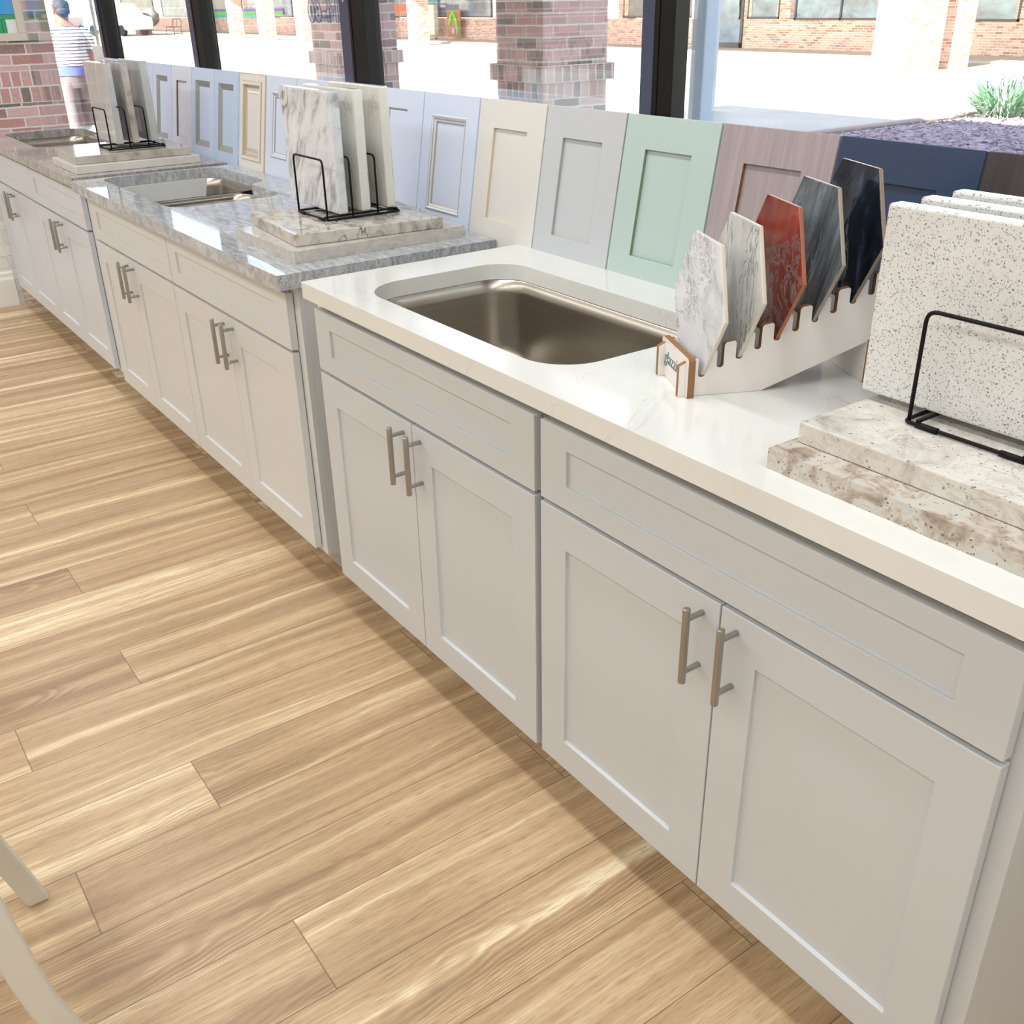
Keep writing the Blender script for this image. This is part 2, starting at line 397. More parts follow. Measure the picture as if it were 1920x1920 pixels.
def cabinet(xl, xm, xr, y, mat, label, el=.0, er=.0, sink=False):
    """xl, xr: outer edges of the two doors; el/er: how far the carcass runs past them"""
    root = thing('base_cabinet', label, 'cabinet', ((xl+xr)/2, y, 0), group='base cabinets under the display counters')
    cx = (xl+xr)/2; L, R, Mi = xl-cx, xr-cx, xm-cx; g = .0015
    a, bb = L-el, R+er
    m = MB()
    for q in (a, bb-.018):      # side panels, notched for the toe space
        m.prism([(.04, .105), (.112, .105), (.112, 0), (.60, 0), (.60, TOPB), (.04, TOPB)], lambda y_, z_, q=q: (q, y_, z_), (.018, 0, 0))
    m.box(a+.018, bb-.018, .04, .60, .105, .123); m.box(a+.018, bb-.018, .588, .60, .123, TOPB)            # bottom, back
    # face frame
    m.box(a, L+.035, .022, .04, .105, TOPB); m.box(R-.035, bb, .022, .04, .105, TOPB)
    m.box(L+.035, R-.035, .022, .04, .105, .15); m.box(L+.035, R-.035, .022, .04, .84, TOPB); m.box(L+.035, R-.035, .022, .04, .68, .715)
    m.build('carcass', mat, root, .001)
    MB().box(a+.002, bb-.002, .095, .112, 0, .105).build('toe_kick', M['kick'], root, .001)
    d = shaker(R-L-2*g, ZDT-ZDB, .0725, .0385, .0435).build('drawer', mat, root, .0015); d.location = (L+g, 0, ZDB)
    dl = shaker(Mi-L-2*g, ZT-ZB, .0725, .074, .068).build('door', mat, root, .0015); dl.location = (L+g, 0, ZB)
    dr = shaker(R-Mi-2*g, ZT-ZB, .0725, .074, .068).build('door', mat, root, .0015); dr.location = (Mi+g, 0, ZB)
    bar_pull(dl, Mi-L-.035-g, .547-ZB); bar_pull(dr, .033, .547-ZB)
    return root
cabinet(.0078, .4523, .8951, 0, M['cab_grey'], 'pale grey base cabinet nearest the camera, at the right end of the row', 0.0, .026)
cabinet(-.8865, -.4492, -.0078, 0, M['cab_grey'], 'pale grey base cabinet under the single bowl sink in white counter', .024, 0.0)
cabinet(-1.9686, -1.503, -1.0532, .0023, M['cab_cream'], 'cream base cabinet below the stacked slabs on the grey granite counter', 0.0, .03)
cabinet(-2.857, -2.4354, -1.9705, .0023, M['cab_cream'], 'cream base cabinet below the double bowl sink in grey granite', .024, 0.0)
cabinet(-3.93, -3.478, -3.0241, .0139, M['cab_white'], 'white base cabinet at the right end below the far granite counter', 0., .03)
cabinet(-4.855, -4.42, -3.932, .0139, M['cab_white'], 'white base cabinet at the far end beside the painted brick wall', .0, 0.)

# ------------------------------------------------------------------ counters with sink cut-outs
def countertop(name, x0, x1, y0, y1, z0, z1, holes, mat, label, bev=.003, rc=.004):
    m = MB(); bm = m.bm
    out = rrect(x0, x1, y0, y1, rc, 4)
    loops = [out]+holes
    top = []
    for lp in loops:
        vs = [bm.verts.new((x, y, z1)) for x, y in lp]
        top.append(([vs[i] for i in range(len(vs))], [bm.edges.new((vs[i], vs[(i+1) % len(vs)])) for i in range(len(vs))]))
    r = bmesh.ops.triangle_fill(bm, use_beauty=True, use_dissolve=False, edges=[e for _, es in top for e in es])
    faces = [f for f in r['geom'] if isinstance(f, bmesh.types.BMFace)]
    low = {}
    for v in list(bm.verts): low[v] = bm.verts.new((v.co.x, v.co.y, z0))
    for f in faces: bm.faces.new([low[v] for v in reversed(f.verts)])
    for vs, es in top:
        n = len(vs)
        for i in range(n):
            f = bm.faces.new((vs[i], vs[(i+1) % n], low[vs[(i+1) % n]], low[vs[i]]))
    o = m.build(name, mat, None, bev)
    return tag(o, label, 'countertop', 'stone countertops in a row')
hC = rrect(-.760, -.016, .056, .477, [.10, .10, .085, .11], 10)
hB = [p for p in rrect(-2.88, -2.05, .062, .525, [.055, .07, .10, .075], 8)]
# the right-hand bowl of the double sink is shallower front to back: step in the rear edge
def offset_cut(x0, xm, x1, y0, y1, y1b, r):
    pts = []
    def arc(cx, cy, q, a0, a1, n=7):
        for i in range(n+1):
            a = math.radians(a0+(a1-a0)*i/n); pts.append((cx+q*math.cos(a), cy+q*math.sin(a)))
    arc(x1-r, y0+r, r, -90, 0); arc(x1-r, y1b-r, r, 0, 90)
    arc(xm+.03, y1b+.03, .03, 270, 180, 4); arc(xm-r*.9, y1-r*.9, r*.9, 0, 90)
    arc(x0+r*1.1, y1-r*1.1, r*1.1, 90, 180); arc(x0+r, y0+r, r, 180, 270)
    return pts
hB = offset_cut(-2.87, -2.36, -2.045, .062, .525, .455, .07)
hA = rrect(-4.83, -4.06, .10, .50, [.06, .06, .08, .08], 8)
countertop('countertop', -.897, .935, -.0206, .612, .876, .914, [hC], M['quartz'], 'white veined quartz countertop nearest the camera, with single sink')
countertop('countertop', -2.885, -.985, -.043, .60, .876, .914, [hB], M['granite_mid'], 'polished grey granite countertop in the middle of the row', .004)
countertop('countertop', -4.915, -2.955, -.022, .603, .876, .914, [hA], M['granite_far'], 'polished taupe granite countertop at the far end by the brick wall', .004)

def bowl(par, name, lp, zt, depth, taper, rfl, drain):
    """sink bowl lofted from a loop of 2d points"""
    cx = sum(p[0] for p in lp)/len(lp); cy = sum(p[1] for p in lp)/len(lp)
    hx = max(abs(p[0]-cx) for p in lp)
    def ring(s, z): return [(cx+(x-cx)*s, cy+(y-cy)*s, z) for x, y in lp]
    R = [ring(1.03, zt), ring(1.0, zt-.001)]
    for i in range(1, 6): R.append(ring(1-taper*i/6, zt-depth*.88*i/6))
    for i in range(1, 6):
        a = PI/2*i/5; s = 1-taper*.86-rfl/hx*(1-math.cos(a)); R.append(ring(s, zt-depth*.88*5/6-(depth*(1-.88*5/6)-.006)*math.sin(a)))
    R.append(ring(.3, zt-depth)); R.append(ring(.09, zt-depth-.003))
    m = MB(); m.loft(R, False); bm = m.bm
    bm.faces.new(bm.verts[-len(lp):] if False else [v for v in list(bm.verts)[-len(lp):]])
    o = m.build(name, M['steel'], par)
    d = MB(); d.lathe([(.0, .002), (.03, .002), (.038, .004), (.045, .003), (.046, 0)], (cx, cy, zt-depth-.002), 24, 0)
    d.build('drain', M['nickel'], o)
    return o
def shrink(lp, d):
    cx = sum(p[0] for p in lp)/len(lp); cy = sum(p[1] for p in lp)/len(lp)
    return [(x+d*(1 if x > cx else -1)*-1*0+ (x-cx)*d, y+(y-cy)*d) for x, y in lp]
rt = thing('sink', 'single bowl undermount steel sink set in the white quartz counter', 'sink', (0, 0, 0))
bowl(rt, 'bowl', rrect(-.757, -.019, .059, .474, [.10, .10, .085, .11], 10), .8755, .215, .05, .05, True)
rt = thing('sink', 'double bowl steel sink set in the grey granite counter', 'sink', (0, 0, 0))
bowl(rt, 'bowl', rrect(-2.868, -2.45, .066, .522, .07, 8), .8755, .22, .05, .05, True)
bowl(rt, 'bowl', rrect(-2.405, -2.05, .066, .452, .06, 8), .8755, .19, .05, .05, True)
MB().box(-2.452, -2.403, .066, .455, .852, .8745).build('divider', M['steel'], rt, .008)
rt = thing('sink', 'steel undermount sink in the far taupe granite counter by brick wall', 'sink', (0, 0, 0))
bowl(rt, 'bowl', rrect(-4.827, -4.40, .104, .497, .075, 8), .8755, .2, .05, .05, True)
bowl(rt, 'bowl', rrect(-4.36, -4.063, .104, .497, .065, 8), .8755, .19, .05, .05, True)
MB().box(-4.402, -4.358, .104, .497, .852, .8745).build('divider', M['steel'], rt, .008)

# ------------------------------------------------------------------ stone slabs, racks
def slab(name, c, size, mat, label, rz=0, rough_edge=0, bev=.003, group=None, cat='stone slab', seg=2):
    sx, sy, sz = size
    m = MB()
    if rough_edge:
        n = 60
        def per(z):
            pts = []
            for (x0, y0), (x1, y1) in (((-sx/2, -sy/2), (sx/2, -sy/2)), ((sx/2, -sy/2), (sx/2, sy/2)), ((sx/2, sy/2), (-sx/2, sy/2)), ((-sx/2, sy/2), (-sx/2, -sy/2))):
                for i in range(n):
                    t = i/n; x, y = x0+(x1-x0)*t, y0+(y1-y0)*t
                    q = noise.noise(Vector((x*55, y*55, z*70)))*rough_edge+noise.noise(Vector((x*140, y*140, z*150+9)))*rough_edge*.6
                    pts.append((x*(1+q/abs(sx/2)*.0)+(q if abs(abs(x)-sx/2) < 1e-6 else 0)*(-1 if x > 0 else 1)*-1, y+(q if abs(abs(y)-sy/2) < 1e-6 else 0), z))
            return pts
        m.loft([per(z) for z in (0, sz*.06, sz*.25, sz*.5, sz*.75, sz*.94, sz)], True)
        for f in m.bm.faces: f.smooth = False
        bev = 0
    else: m.box(-sx/2, sx/2, -sy/2, sy/2, 0, sz)
    o = m.build(name, mat, None, bev, loc=c, seg=seg); o.rotation_euler = (0, 0, rz)
    return tag(o, label, cat, group)
G1 = 'stone slab samples lying in stacks'; G2 = 'stone slab samples standing in wire racks'
slab('stone_slab', (.683, .232, .9142), (.41, .39, .030), M['slab_tan'], 'brown and white rough edged slab, bottom of the stack on white counter', 0, .0016, group=G1)
slab('stone_slab', (.692, .236, .9445), (.408, .306, .0305), M['slab_pale'], 'pale mottled slab under the rack of flecked slabs on white counter', 0, 0, .0025, group=G1)
slab('stone_slab', (-1.262, .30, .9142), (.385, .508, .030), M['slab_travertine'], 'light grey slab, bottom of the stack on the grey granite counter', 0, .0004, group=G1)
slab('stone_slab', (-1.281, .297, .9445), (.37, .42, .0305), M['slab_storm'], 'dark veined slab under the rack on the grey granite counter', math.radians(-5), 0, .0025, group=G1)
slab('stone_slab', (-3.218, .27, .9142), (.37, .50, .030), M['slab_plain'], 'plain pale slab, bottom of the stack on the far counter', 0, 0, .002, group=G1)
slab('stone_slab', (-3.252, .27, .9445), (.37, .462, .0305), M['slab_brown'], 'brown grained slab under the rack on the far counter', math.radians(-2), 0, .0025, group=G1)

def rack(x, y, z, label):
    """wire file rack, footprint .19 x .235, origin at front left corner of base"""
    root = thing('wire_rack', label, 'rack', (x, y, z), group='black wire slab racks')
    w, d, r = .19, .222, .0029
    bx = fillet([(w/2, 0, 0), (w, 0, 0), (w, d, 0), (0, d, 0), (0, 0, 0), (w/2, 0, 0)], .012)
    m = MB().tube(bx[:-1], r, 8, True)
    m.tube([(.02, 0, .0045), (.02, d, .0045)], r, 8); m.tube([(w-.02, 0, .0045), (w-.02, d, .0045)], r, 8)
    m.build('base_frame', M['black_wire'], root)
    for i in range(3):
        yy = .002+i*.0765
        lp = fillet([(.006, yy, 0), (.006, yy, .152), (w-.006, yy, .152), (w-.006, yy, 0)], .016)
        MB().tube(lp, r, 8).build('divider_loop', M['black_wire'], root)
    for (sx, sy) in ((.035, 0), (w-.035, 0), (.035, d), (w-.035, d)):
        MB().tube([(sx-.016, sy, 0), (sx+.016, sy, 0)], .0043, 10).build('rubber_sleeve', M['black_wire'], root)
    return root
rack(.579, .186, .9795, 'black wire rack holding the three flecked slabs')
rack(-1.399, .212, .9795, 'black wire rack holding three pale slabs on grey granite counter')
rack(-3.337, .200, .9795, 'black wire rack holding three slabs on the far counter')

def std(cx0, cx1, y0, t, zt, mat, label, bev=.004, seg=2, lean=0):
    z0 = .9875
    return slab('stone_slab', ((cx0+cx1)/2, y0+t/2, z0), (cx1-cx0, t, zt-z0), mat, label, 0, 0, bev, G2, seg=seg)
std(.481, .88, .2215, .0265, 1.2475, M['speckle'], 'grey flecked white slab standing at the front of the rack', .004, 3)
std(.481, .88, .292, .0265, 1.2475, M['speckle'], 'middle one of the three grey flecked standing slabs', .004, 3)
std(.481, .88, .364, .0265, 1.2475, M['speckle'], 'rearmost of the three grey flecked standing slabs', .004, 3)
s1 = std(-1.531, -1.222, .255, .027, 1.294, M['slab_marble'], 'grey blotched slab with a round sticker standing in the middle rack')
std(-1.531, -1.226, .325, .028, 1.295, M['slab_cream'], 'cream slab standing second in the rack behind the blotched slab')
std(-1.531, -1.228, .405, .027, 1.298, M['slab_cream'], 'cream veined slab standing rearmost in the middle rack')
std(-3.553, -3.25, .2545, .030, 1.296, M['slab_grey'], 'glossy smoky grey slab standing first in the far rack')
std(-3.553, -3.25, .322, .028, 1.296, M['slab_brown'], 'brown grained slab standing second in the far rack')
std(-3.553, -3.26, .402, .032, 1.30, M['slab_grey'], 'smoky grey slab standing rearmost in the far rack')
st = MB().lathe([(.0, .0035), (.026, .0035), (.0285, .0025), (.029, 0)], n=32).build('sticker', plain('felt_sticker', (208, 206, 206), .8), s1, loc=(-.129, -.0137, .284))
st.data.polygons.foreach_set('use_smooth', [False]*len(st.data.polygons)); st.rotation_euler = (PI/2, 0, 0); st['label'] = 'round pale sticker'
m = MB()
for i, (x, l) in enumerate(((-.009, .02), (.0, .026), (.009, .02))):
    m.obox((x-.0045, -l/2, .0034), (.0022, 0, 0), (.009, l, 0), (0, 0, .0006))
m.build('stripe', plain('sticker_ink', (92, 88, 94), .7), st)

# ------------------------------------------------------------------ sample doors leaning on the glass
tilt = math.atan2(.055, .342)
HB, HT = -.027, .352
def ring_mesh(m, o, i, yo, yi, mi=0):
    """faces between two rectangles (x0,x1,z0,z1) at depth yo and yi"""
    bm = m.bm
    A = [bm.verts.new((x, yo, z)) for x, z in ((o[0], o[2]), (o[1], o[2]), (o[1], o[3]), (o[0], o[3]))]
    B = [bm.verts.new((x, yi, z)) for x, z in ((i[0], i[2]), (i[1], i[2]), (i[1], i[3]), (i[0], i[3]))]
    for k in range(4):
        f = bm.faces.new((A[k], A[(k+1) % 4], B[(k+1) % 4], B[k])); f.material_index = mi
    return B
def inset(r, d): return (r[0]+d, r[1]-d, r[2]+d, r[3]-d)
def sample(x0, x1, kind, mats, label, ztop=HT, st=.072, rt=.072, dy=0, rb=None):
    w = x1-x0-.003; h = ztop-HB
    rb = rb or .074
    o = (0, w, 0, h); op = (st, w-st, rb, h-rt)
    m = MB(); bm = m.bm
    if kind == 'glazed':
        e = .006
        B = ring_mesh(m, o, inset(o, e), .004, .0, 1)
    else: e = 0
    oo = inset(o, e)
    ring_mesh(m, oo, op, 0, 0, 0)
    dpt = .008 if kind != 'bevel' else .009
    # outer sides and back
    y0 = .004 if kind == 'glazed' else 0
    F = [bm.verts.new((x, y0, z)) for x, z in ((0, 0), (w, 0), (w, h), (0, h))]; K = [bm.verts.new((x, .019, z)) for x, z in ((0, 0), (w, 0), (w, h), (0, h))]
    for k in range(4): bm.faces.new((F[(k+1) % 4], F[k], K[k], K[(k+1) % 4]))
    bm.faces.new(K[::-1])
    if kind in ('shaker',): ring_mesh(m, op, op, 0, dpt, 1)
    root = m.build('cabinet_door_sample', [mats[0], mats[1]], None, .0012, weld=1e-5)
    root.location = (x0+.0015, .605+HB*math.sin(tilt)+dy, .914+HB*math.cos(tilt)); root.rotation_euler = (-tilt, 0, 0)
    p = MB()
    if kind == 'shaker':
        p.box(op[0]-.004, op[1]+.004, dpt, dpt+.006, op[2]-.004, op[3]+.004)
        pan = p.build('panel', mats[0], root)
    elif kind == 'bevel':
        q = inset(op, .024); mo = MB()
        ring_mesh(mo, op, q, .0, .010, 0); mo.build('molding', mats[1], root)
        p.box(q[0]-.004, q[1]+.004, .010, .016, q[2]-.004, q[3]+.004); p.build('panel', mats[0], root)
    elif kind == 'bead':
        mo = MB(); q0 = op; seq = [(.003, -.003, 0), (.006, -.0035, 1), (.010, -.001, 0), (.0125, .001, 1), (.018, .0035, 0), (.021, .008, 1)]
        py, pr = 0, op
        for d, y, mi in seq:
            q = inset(op, d); ring_mesh(mo, pr, q, py, y, mi); py, pr = y, q
        mo.build('molding', [mats[0], mats[1]], root)
        p.box(pr[0]-.004, pr[1]+.004, py, py+.006, pr[2]-.004, pr[3]+.004); p.build('panel', mats[0], root)
    elif kind == 'glazed':
        mo = MB(); py, pr = 0, op
        for d, y, mi in [(.003, -.004, 1), (.014, -.004, 0), (.017, 0, 1), (.022, .006, 1), (.024, .008, 1), (.032, .006, 0), (.034, .007, 1), (.044, .002, 0), (.046, .003, 1)]:
            q = inset(op, d); ring_mesh(mo, pr, q, py, y, mi); py, pr = y, q
        mo.build('molding', [mats[0], mats[1]], root)
        p.box(pr[0]-.004, pr[1]+.004, py, py+.006, pr[2]-.004, pr[3]+.004); p.build('panel', mats[0], root)
    elif kind == 'slim':
        ring = MB(); ring_mesh(ring, op, inset(op, .006), 0, .004, 0); ring.build('molding', mats[1], root)
        q = inset(op, .006); p.box(q[0]-.003, q[1]+.003, .004, .01, q[2]-.003, q[3]+.003); p.build('panel', mats[0], root)
    return tag(root, label, 'cabinet door sample', 'sample doors leaning along the window')
pt = lambda n, c, r=.3: paint('door_paint_'+n, c, r, .015)
W1 = pt('cool_cast_white', (212, 222, 240)); W2 = pt('soft_white', (218, 222, 234)); glaze = pt('tan_glaze', (184, 168, 140)); glaze2 = pt('grey_glaze', (168, 164, 160))  # bluish cast of the light is mixed into these whites
B1 = pt('white_blue_cast', (204, 216, 238)); B2 = pt('mist_blue', (198, 212, 236)); B3 = pt('slate_blue', (188, 205, 228)); GR = pt('reveal_shade_grey', (150, 152, 150)); BR = pt('reveal_brown', (120, 104, 96))  # blues hold a bluish light cast, the reveal grey holds recess shade
sample(-4.83, -4.53, 'shaker', [B1, GR], 'white sample door, bluish light cast in its paint, leaning by the window corner at far left')
sample(-4.528, -4.23, 'shaker', [W1, GR], 'cool white sample door hidden behind the far rack of slabs')
sample(-4.226, -3.913, 'shaker', [B1, B1], 'white sample door with bluish light cast in its paint just behind the far rack of slabs')
sample(-3.911, -3.641, 'bevel', [B1, GR], 'bluish cast white door sample with inner shadow painted thin grey, right of the far rack', st=.055, rt=.05, rb=.055)
sample(-3.639, -3.378, 'shaker', [W2, BR], 'off white door sample with a dark brown reveal line', st=.062, rt=.062, rb=.08)
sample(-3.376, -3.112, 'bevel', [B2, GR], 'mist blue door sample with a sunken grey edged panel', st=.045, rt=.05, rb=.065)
sample(-3.110, -2.846, 'bevel', [B3, GR], 'slate blue door sample with sunken grey edged panel beside the cream glazed door', st=.048, rt=.05, rb=.065)
sample(-2.835, -2.574, 'glazed', [pt('cream', (224, 221, 214)), glaze], 'cream glazed door sample with nested raised moldings', st=.034, rt=.028, rb=.058)
sample(-2.569, -2.305, 'bead', [W1, glaze2], 'cool white door sample with grey beaded molding', st=.055, rt=.055, rb=.09)
sample(-2.303, -2.01, 'shaker', [W1, W1], 'plain white door sample behind the blotched slab')
sample(-2.008, -1.725, 'shaker', [W2, W2], 'plain white door sample hidden behind the middle rack')
sample(-1.722, -1.424, 'slim', [W1, glaze2], 'white door sample with one thin groove, right of middle rack', st=.09, rt=.055, rb=.06)
sample(-1.422, -1.133, 'bead', [W1, glaze], 'white door sample with tan glazed bead molding', st=.05, rt=.058, rb=.055)
sample(-1.129, -.832, 'shaker', [pt('ivory', (222, 220, 214)), pt('ivory_reveal', (214, 200, 172))], 'ivory shaker door sample with cream edges')
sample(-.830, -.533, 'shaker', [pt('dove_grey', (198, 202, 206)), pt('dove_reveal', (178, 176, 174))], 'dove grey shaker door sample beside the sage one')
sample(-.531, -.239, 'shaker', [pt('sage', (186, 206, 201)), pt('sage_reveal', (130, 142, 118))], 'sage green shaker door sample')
CH = wood('washed_taupe_wood', (156, 144, 146), (176, 164, 166), .4, (60, 60, 3)); CHR = wood('walnut_reveal', (104, 70, 38), (138, 96, 56))
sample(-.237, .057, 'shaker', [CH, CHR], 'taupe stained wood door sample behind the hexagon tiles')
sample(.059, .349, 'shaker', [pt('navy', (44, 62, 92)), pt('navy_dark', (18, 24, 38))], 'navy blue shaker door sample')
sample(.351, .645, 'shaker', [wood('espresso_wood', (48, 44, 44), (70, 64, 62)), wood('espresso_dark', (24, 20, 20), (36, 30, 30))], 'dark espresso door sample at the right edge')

# ------------------------------------------------------------------ hexagon tile display
ORI = Vector((.207, .145, .9142)); A = Vector((.43, .9, 0)).normalized(); U = Vector((A.y, -A.x, 0))
ang = math.atan2(U.y, U.x)       # local x = U, local y = A
mdf_white = paint('white_laminate', (236, 230, 224), .35); mdf_edge = plain('mdf_edge', (146, 106, 62), .6)
rt = thing('tile_display_stand', 'white slotted display stand with a small name plate on quartz counter', 'display stand', ORI, (0, 0, ang))
def side_profile():
    top = lambda s: .064+.4*(s-.02)
    pts = [(-.012, .0), (.131, 0), (.31, .0715), (.36, .092), (.36, .20)]
    slots = []
    for i in range(5):
        slots.append((.026+.0617*i, .032+.026*i)); slots.append((.0565+.0615*i, .046+.0256*i))
    hw = .0055; up = []
    s_prev = -.012
    up.append((-.012, .052)); up.append((0.0, .058)); up.append((.013, .064))
    for s, zb in slots:
        up += [(s-hw-.003, top(s-hw)), (s-hw, top(s-hw)-.003), (s-hw, zb+.003), (s-hw+.003, zb), (s+hw-.003, zb), (s+hw, zb+.003), (s+hw, top(s+hw)-.004+.006), (s+hw+.003, top(s+hw)+.006)]
    return pts+[(.36, top(.36)+.006)][:0]+up[::-1] if False else [(-.012, 0), (.131, 0), (.31, .0715), (.345, .086), (.345, top(.345))]+up[::-1]
for t0 in (-.009, -.117):
    MB().prism(side_profile(), lambda s, z, t0=t0: (t0, s, z), (.011, 0, 0), 0, 1).build('side_plate', [mdf_white, mdf_edge], rt, .0006)
m = MB().prism([(-.125, .0), (.012, .0), (.012, .062), (.008, .066), (-.121, .066), (-.125, .062)], lambda x, z: (x, 0, z), (0, .012, 0), 0, 1)
fp = m.build('front_plate', [mdf_white, mdf_edge], rt, .0006)
MB().prism([(-.14, 0), (.003, 0), (.003, .074), (-.14, .074)], lambda x, z: (x, .308, z), (0, .011, 0), 0, 1).build('foot_plate', [mdf_white, mdf_edge], rt, .0006)
cu = bpy.data.curves.new('lettering', 'FONT'); cu.body = 'glazzio'; cu.size = .032; cu.extrude = .0004; cu.shear = .12; cu.space_character = .95; cu.offset = -.0006
cu.materials.append(plain('teal_ink', (70, 120, 124), .5))
tx = bpy.data.objects.new('lettering', cu); COL.objects.link(tx); tx.parent = fp; tx.location = (-.107, -.0006, .026); tx.rotation_euler = (PI/2, 0, 0)

def tile_mat(name, stops, sc, st, rough, bump, rot=(0, 0, 0), crack=None, seed=0.):
    k = N(name)
    mp = k.scale(k.n('Mapping', {'Vector': k.obj(), 'Rotation': rot, 'Location': (seed, seed*.7, seed*.3)}).outputs[0], st)
    f = k.noise(mp, sc, 7, .6, 1.4)
    col = k.ramp(f, [(p, lin(c)) for p, c in stops])
    f2 = k.noise(mp, sc*.55, 5, .65, 2.2)
    d = k.math('ABSOLUTE', k.math('SUBTRACT', f2, .5))
    line = k.ramp(d, [(0, (1, 1, 1)), (.018, (0, 0, 0))])
    msk = k.ramp(k.noise(mp, sc*.4, 2), [(.44, (0, 0, 0)), (.58, (1, 1, 1))])
    f3 = k.noise(mp, sc*1.7, 6, .75, 3.2)
    l2 = k.ramp(k.math('ABSOLUTE', k.math('SUBTRACT', f3, .52)), [(0, (1, 1, 1)), (.03, (0, 0, 0))])
    m2 = k.ramp(k.noise(mp, sc*.55, 3, .6, .8), [(.56, (0, 0, 0)), (.66, (1, 1, 1))])
    la = k.math('MAXIMUM', k.math('MULTIPLY', line, msk), k.math('MULTIPLY', l2, m2))
    if crack: col = k.mix(k.math('MULTIPLY', la, .85), col, lin(crack))
    k.bump(k.math('ADD', k.math('MULTIPLY', f, .25), la), bump, .002)
    return k.p(Base_Color=col, Roughness=rough, Specular_IOR_Level=.6)
tm = [tile_mat('white_silver_glaze', [(.3, (206, 208, 212)), (.5, (228, 230, 234)), (.7, (236, 237, 240))], 9, (1.5, 1, 1), .18, .5, (0, .7, 0), (120, 124, 130), 1.),
      tile_mat('white_grey_glaze', [(.3, (170, 168, 162)), (.45, (210, 208, 202)), (.7, (226, 225, 220))], 7, (2.2, 1, .8), .12, .5, (0, .3, 0), (96, 98, 96), 4.),
      tile_mat('copper_red_glaze', [(.3, (92, 28, 18)), (.5, (134, 50, 36)), (.7, (166, 74, 54))], 6, (1, 1, 1.3), .08, .6, (0, -.9, 0), (58, 16, 12), 7.),
      tile_mat('smoke_blue_glaze', [(.3, (52, 58, 64)), (.48, (96, 106, 114)), (.7, (140, 150, 158))], 8, (3.2, 1, .6), .08, .5, (0, -.25, 0), (36, 40, 46), 9.),
      tile_mat('midnight_glaze', [(.36, (10, 13, 20)), (.52, (20, 26, 40)), (.6, (52, 62, 82)), (.74, (96, 108, 130))], 6, (1.6, 1, .8), .06, .7, (0, .4, 0), (104, 114, 134), 12.)]
edges = [plain('tile_edge_white', (214, 204, 190), .4), plain('tile_edge_cream', (214, 204, 186), .4), plain('tile_edge_copper', (170, 104, 74), .35), plain('tile_edge_grey', (166, 156, 142), .4), plain('tile_edge_dark', (150, 128, 108), .4)]
tl = ['white hexagon tile with silver etching, lowest and front in the stand', 'white hexagon tile with grey streaks, second in the stand', 'copper red hexagon tile, middle of the stand',
      'smoky blue grey hexagon tile, fourth in the stand', 'midnight blue hexagon tile, highest and rearmost in the stand']
ctr = [(-.062, .039, .136), (-.062, .098, .162), (-.062, .159, .187), (-.062, .219, .213), (-.062, .282, .238)]
L = .1207; th = math.radians(4.63)
for i in range(5):
    hexp = [(-.5, -.866), (.5, -.866), (1, 0), (.5, .866), (-.5, .866), (-1, 0)]
    m = MB().prism([(x*L, z*L) for x, z in hexp], lambda x, z: (x, -.0035, z), (0, .0075, 0), 0, 1)
    o = m.build('hexagon_tile', [tm[i], edges[i]], None, .0018)
    c = ctr[i]
    o.location = ORI+U*c[0]+A*c[1]+Vector((0, 0, c[2])); o.rotation_euler = (-th, 0, ang)
    tag(o, tl[i], 'tile', 'hexagon tiles in the display stand')

# ------------------------------------------------------------------ chair, bottom left
def chair():
    root = thing('dining_chair', 'white wooden chair with curved sabre legs at the lower left corner', 'chair', (-.13, -1.2, 0))
    w = M['chair'] = paint('chair_white_paint', (226, 222, 212), .4)
    prof_f = [(-.914, 0), (-.939, .1), (-.957, .17), (-.967, .24), (-.976, .32), (-.984, .39), (-.985, .46), (-.975, .6), (-.955, .78), (-.93, .95)]
    for x in (-.345, .055):
        m = MB(); rings = []
        for i, (y, z) in enumerate(prof_f):
            dpt = .038+.006*min(1, z/.3) if z < .5 else .034
            dz = -.0 if z > .02 else 0
            rings.append([(x-.0+.13-.0, y+1.2, z), (x+.026+.13, y+1.2, z), (x+.026+.13, y-dpt+1.2, z), (x+.13, y-dpt+1.2, z)])
        m.loft(rings, True)
        for f in m.bm.faces: f.smooth = False
        m.build('leg', w, root, .004)
    for x in (-.345, .055):
        m = MB(); rings = []
        for z in (0, .1, .2, .3, .40, .44):
            s = .034-.006*(1-z/.44); y = -1.40-.02*((.44-z)/.44)**2
            rings.append([(x+.13, y+1.2, z), (x+s+.13, y+1.2, z), (x+s+.13, y-s+1.2, z), (x+.13, y-s+1.2, z)])
        m.loft(rings, True)
        for f in m.bm.faces: f.smooth = False
        m.build('leg', w, root, .004)
    MB().box(-.215, .208, -.24, .185, .405, .445).build('seat_frame', w, root, .004)
    s = MB(); s.box(-.22, .213, -.25, .18, .447, .49); s.build('seat', plain('seat_fabric', (196, 184, 160), .9), root, .018, seg=4)
    m = MB(); 
    m.prism([(-.2, .86), (.2, .86), (.2, .95), (-.2, .95)], lambda x, z: (x, .24+(z-.9)*.12, z), (0, -.022, 0)); m.build('crest_rail', w, root, .005)
    m = MB(); m.box(-.2, .2, .20, .22, .62, .66); m.build('back_rail', w, root, .004)
chair()

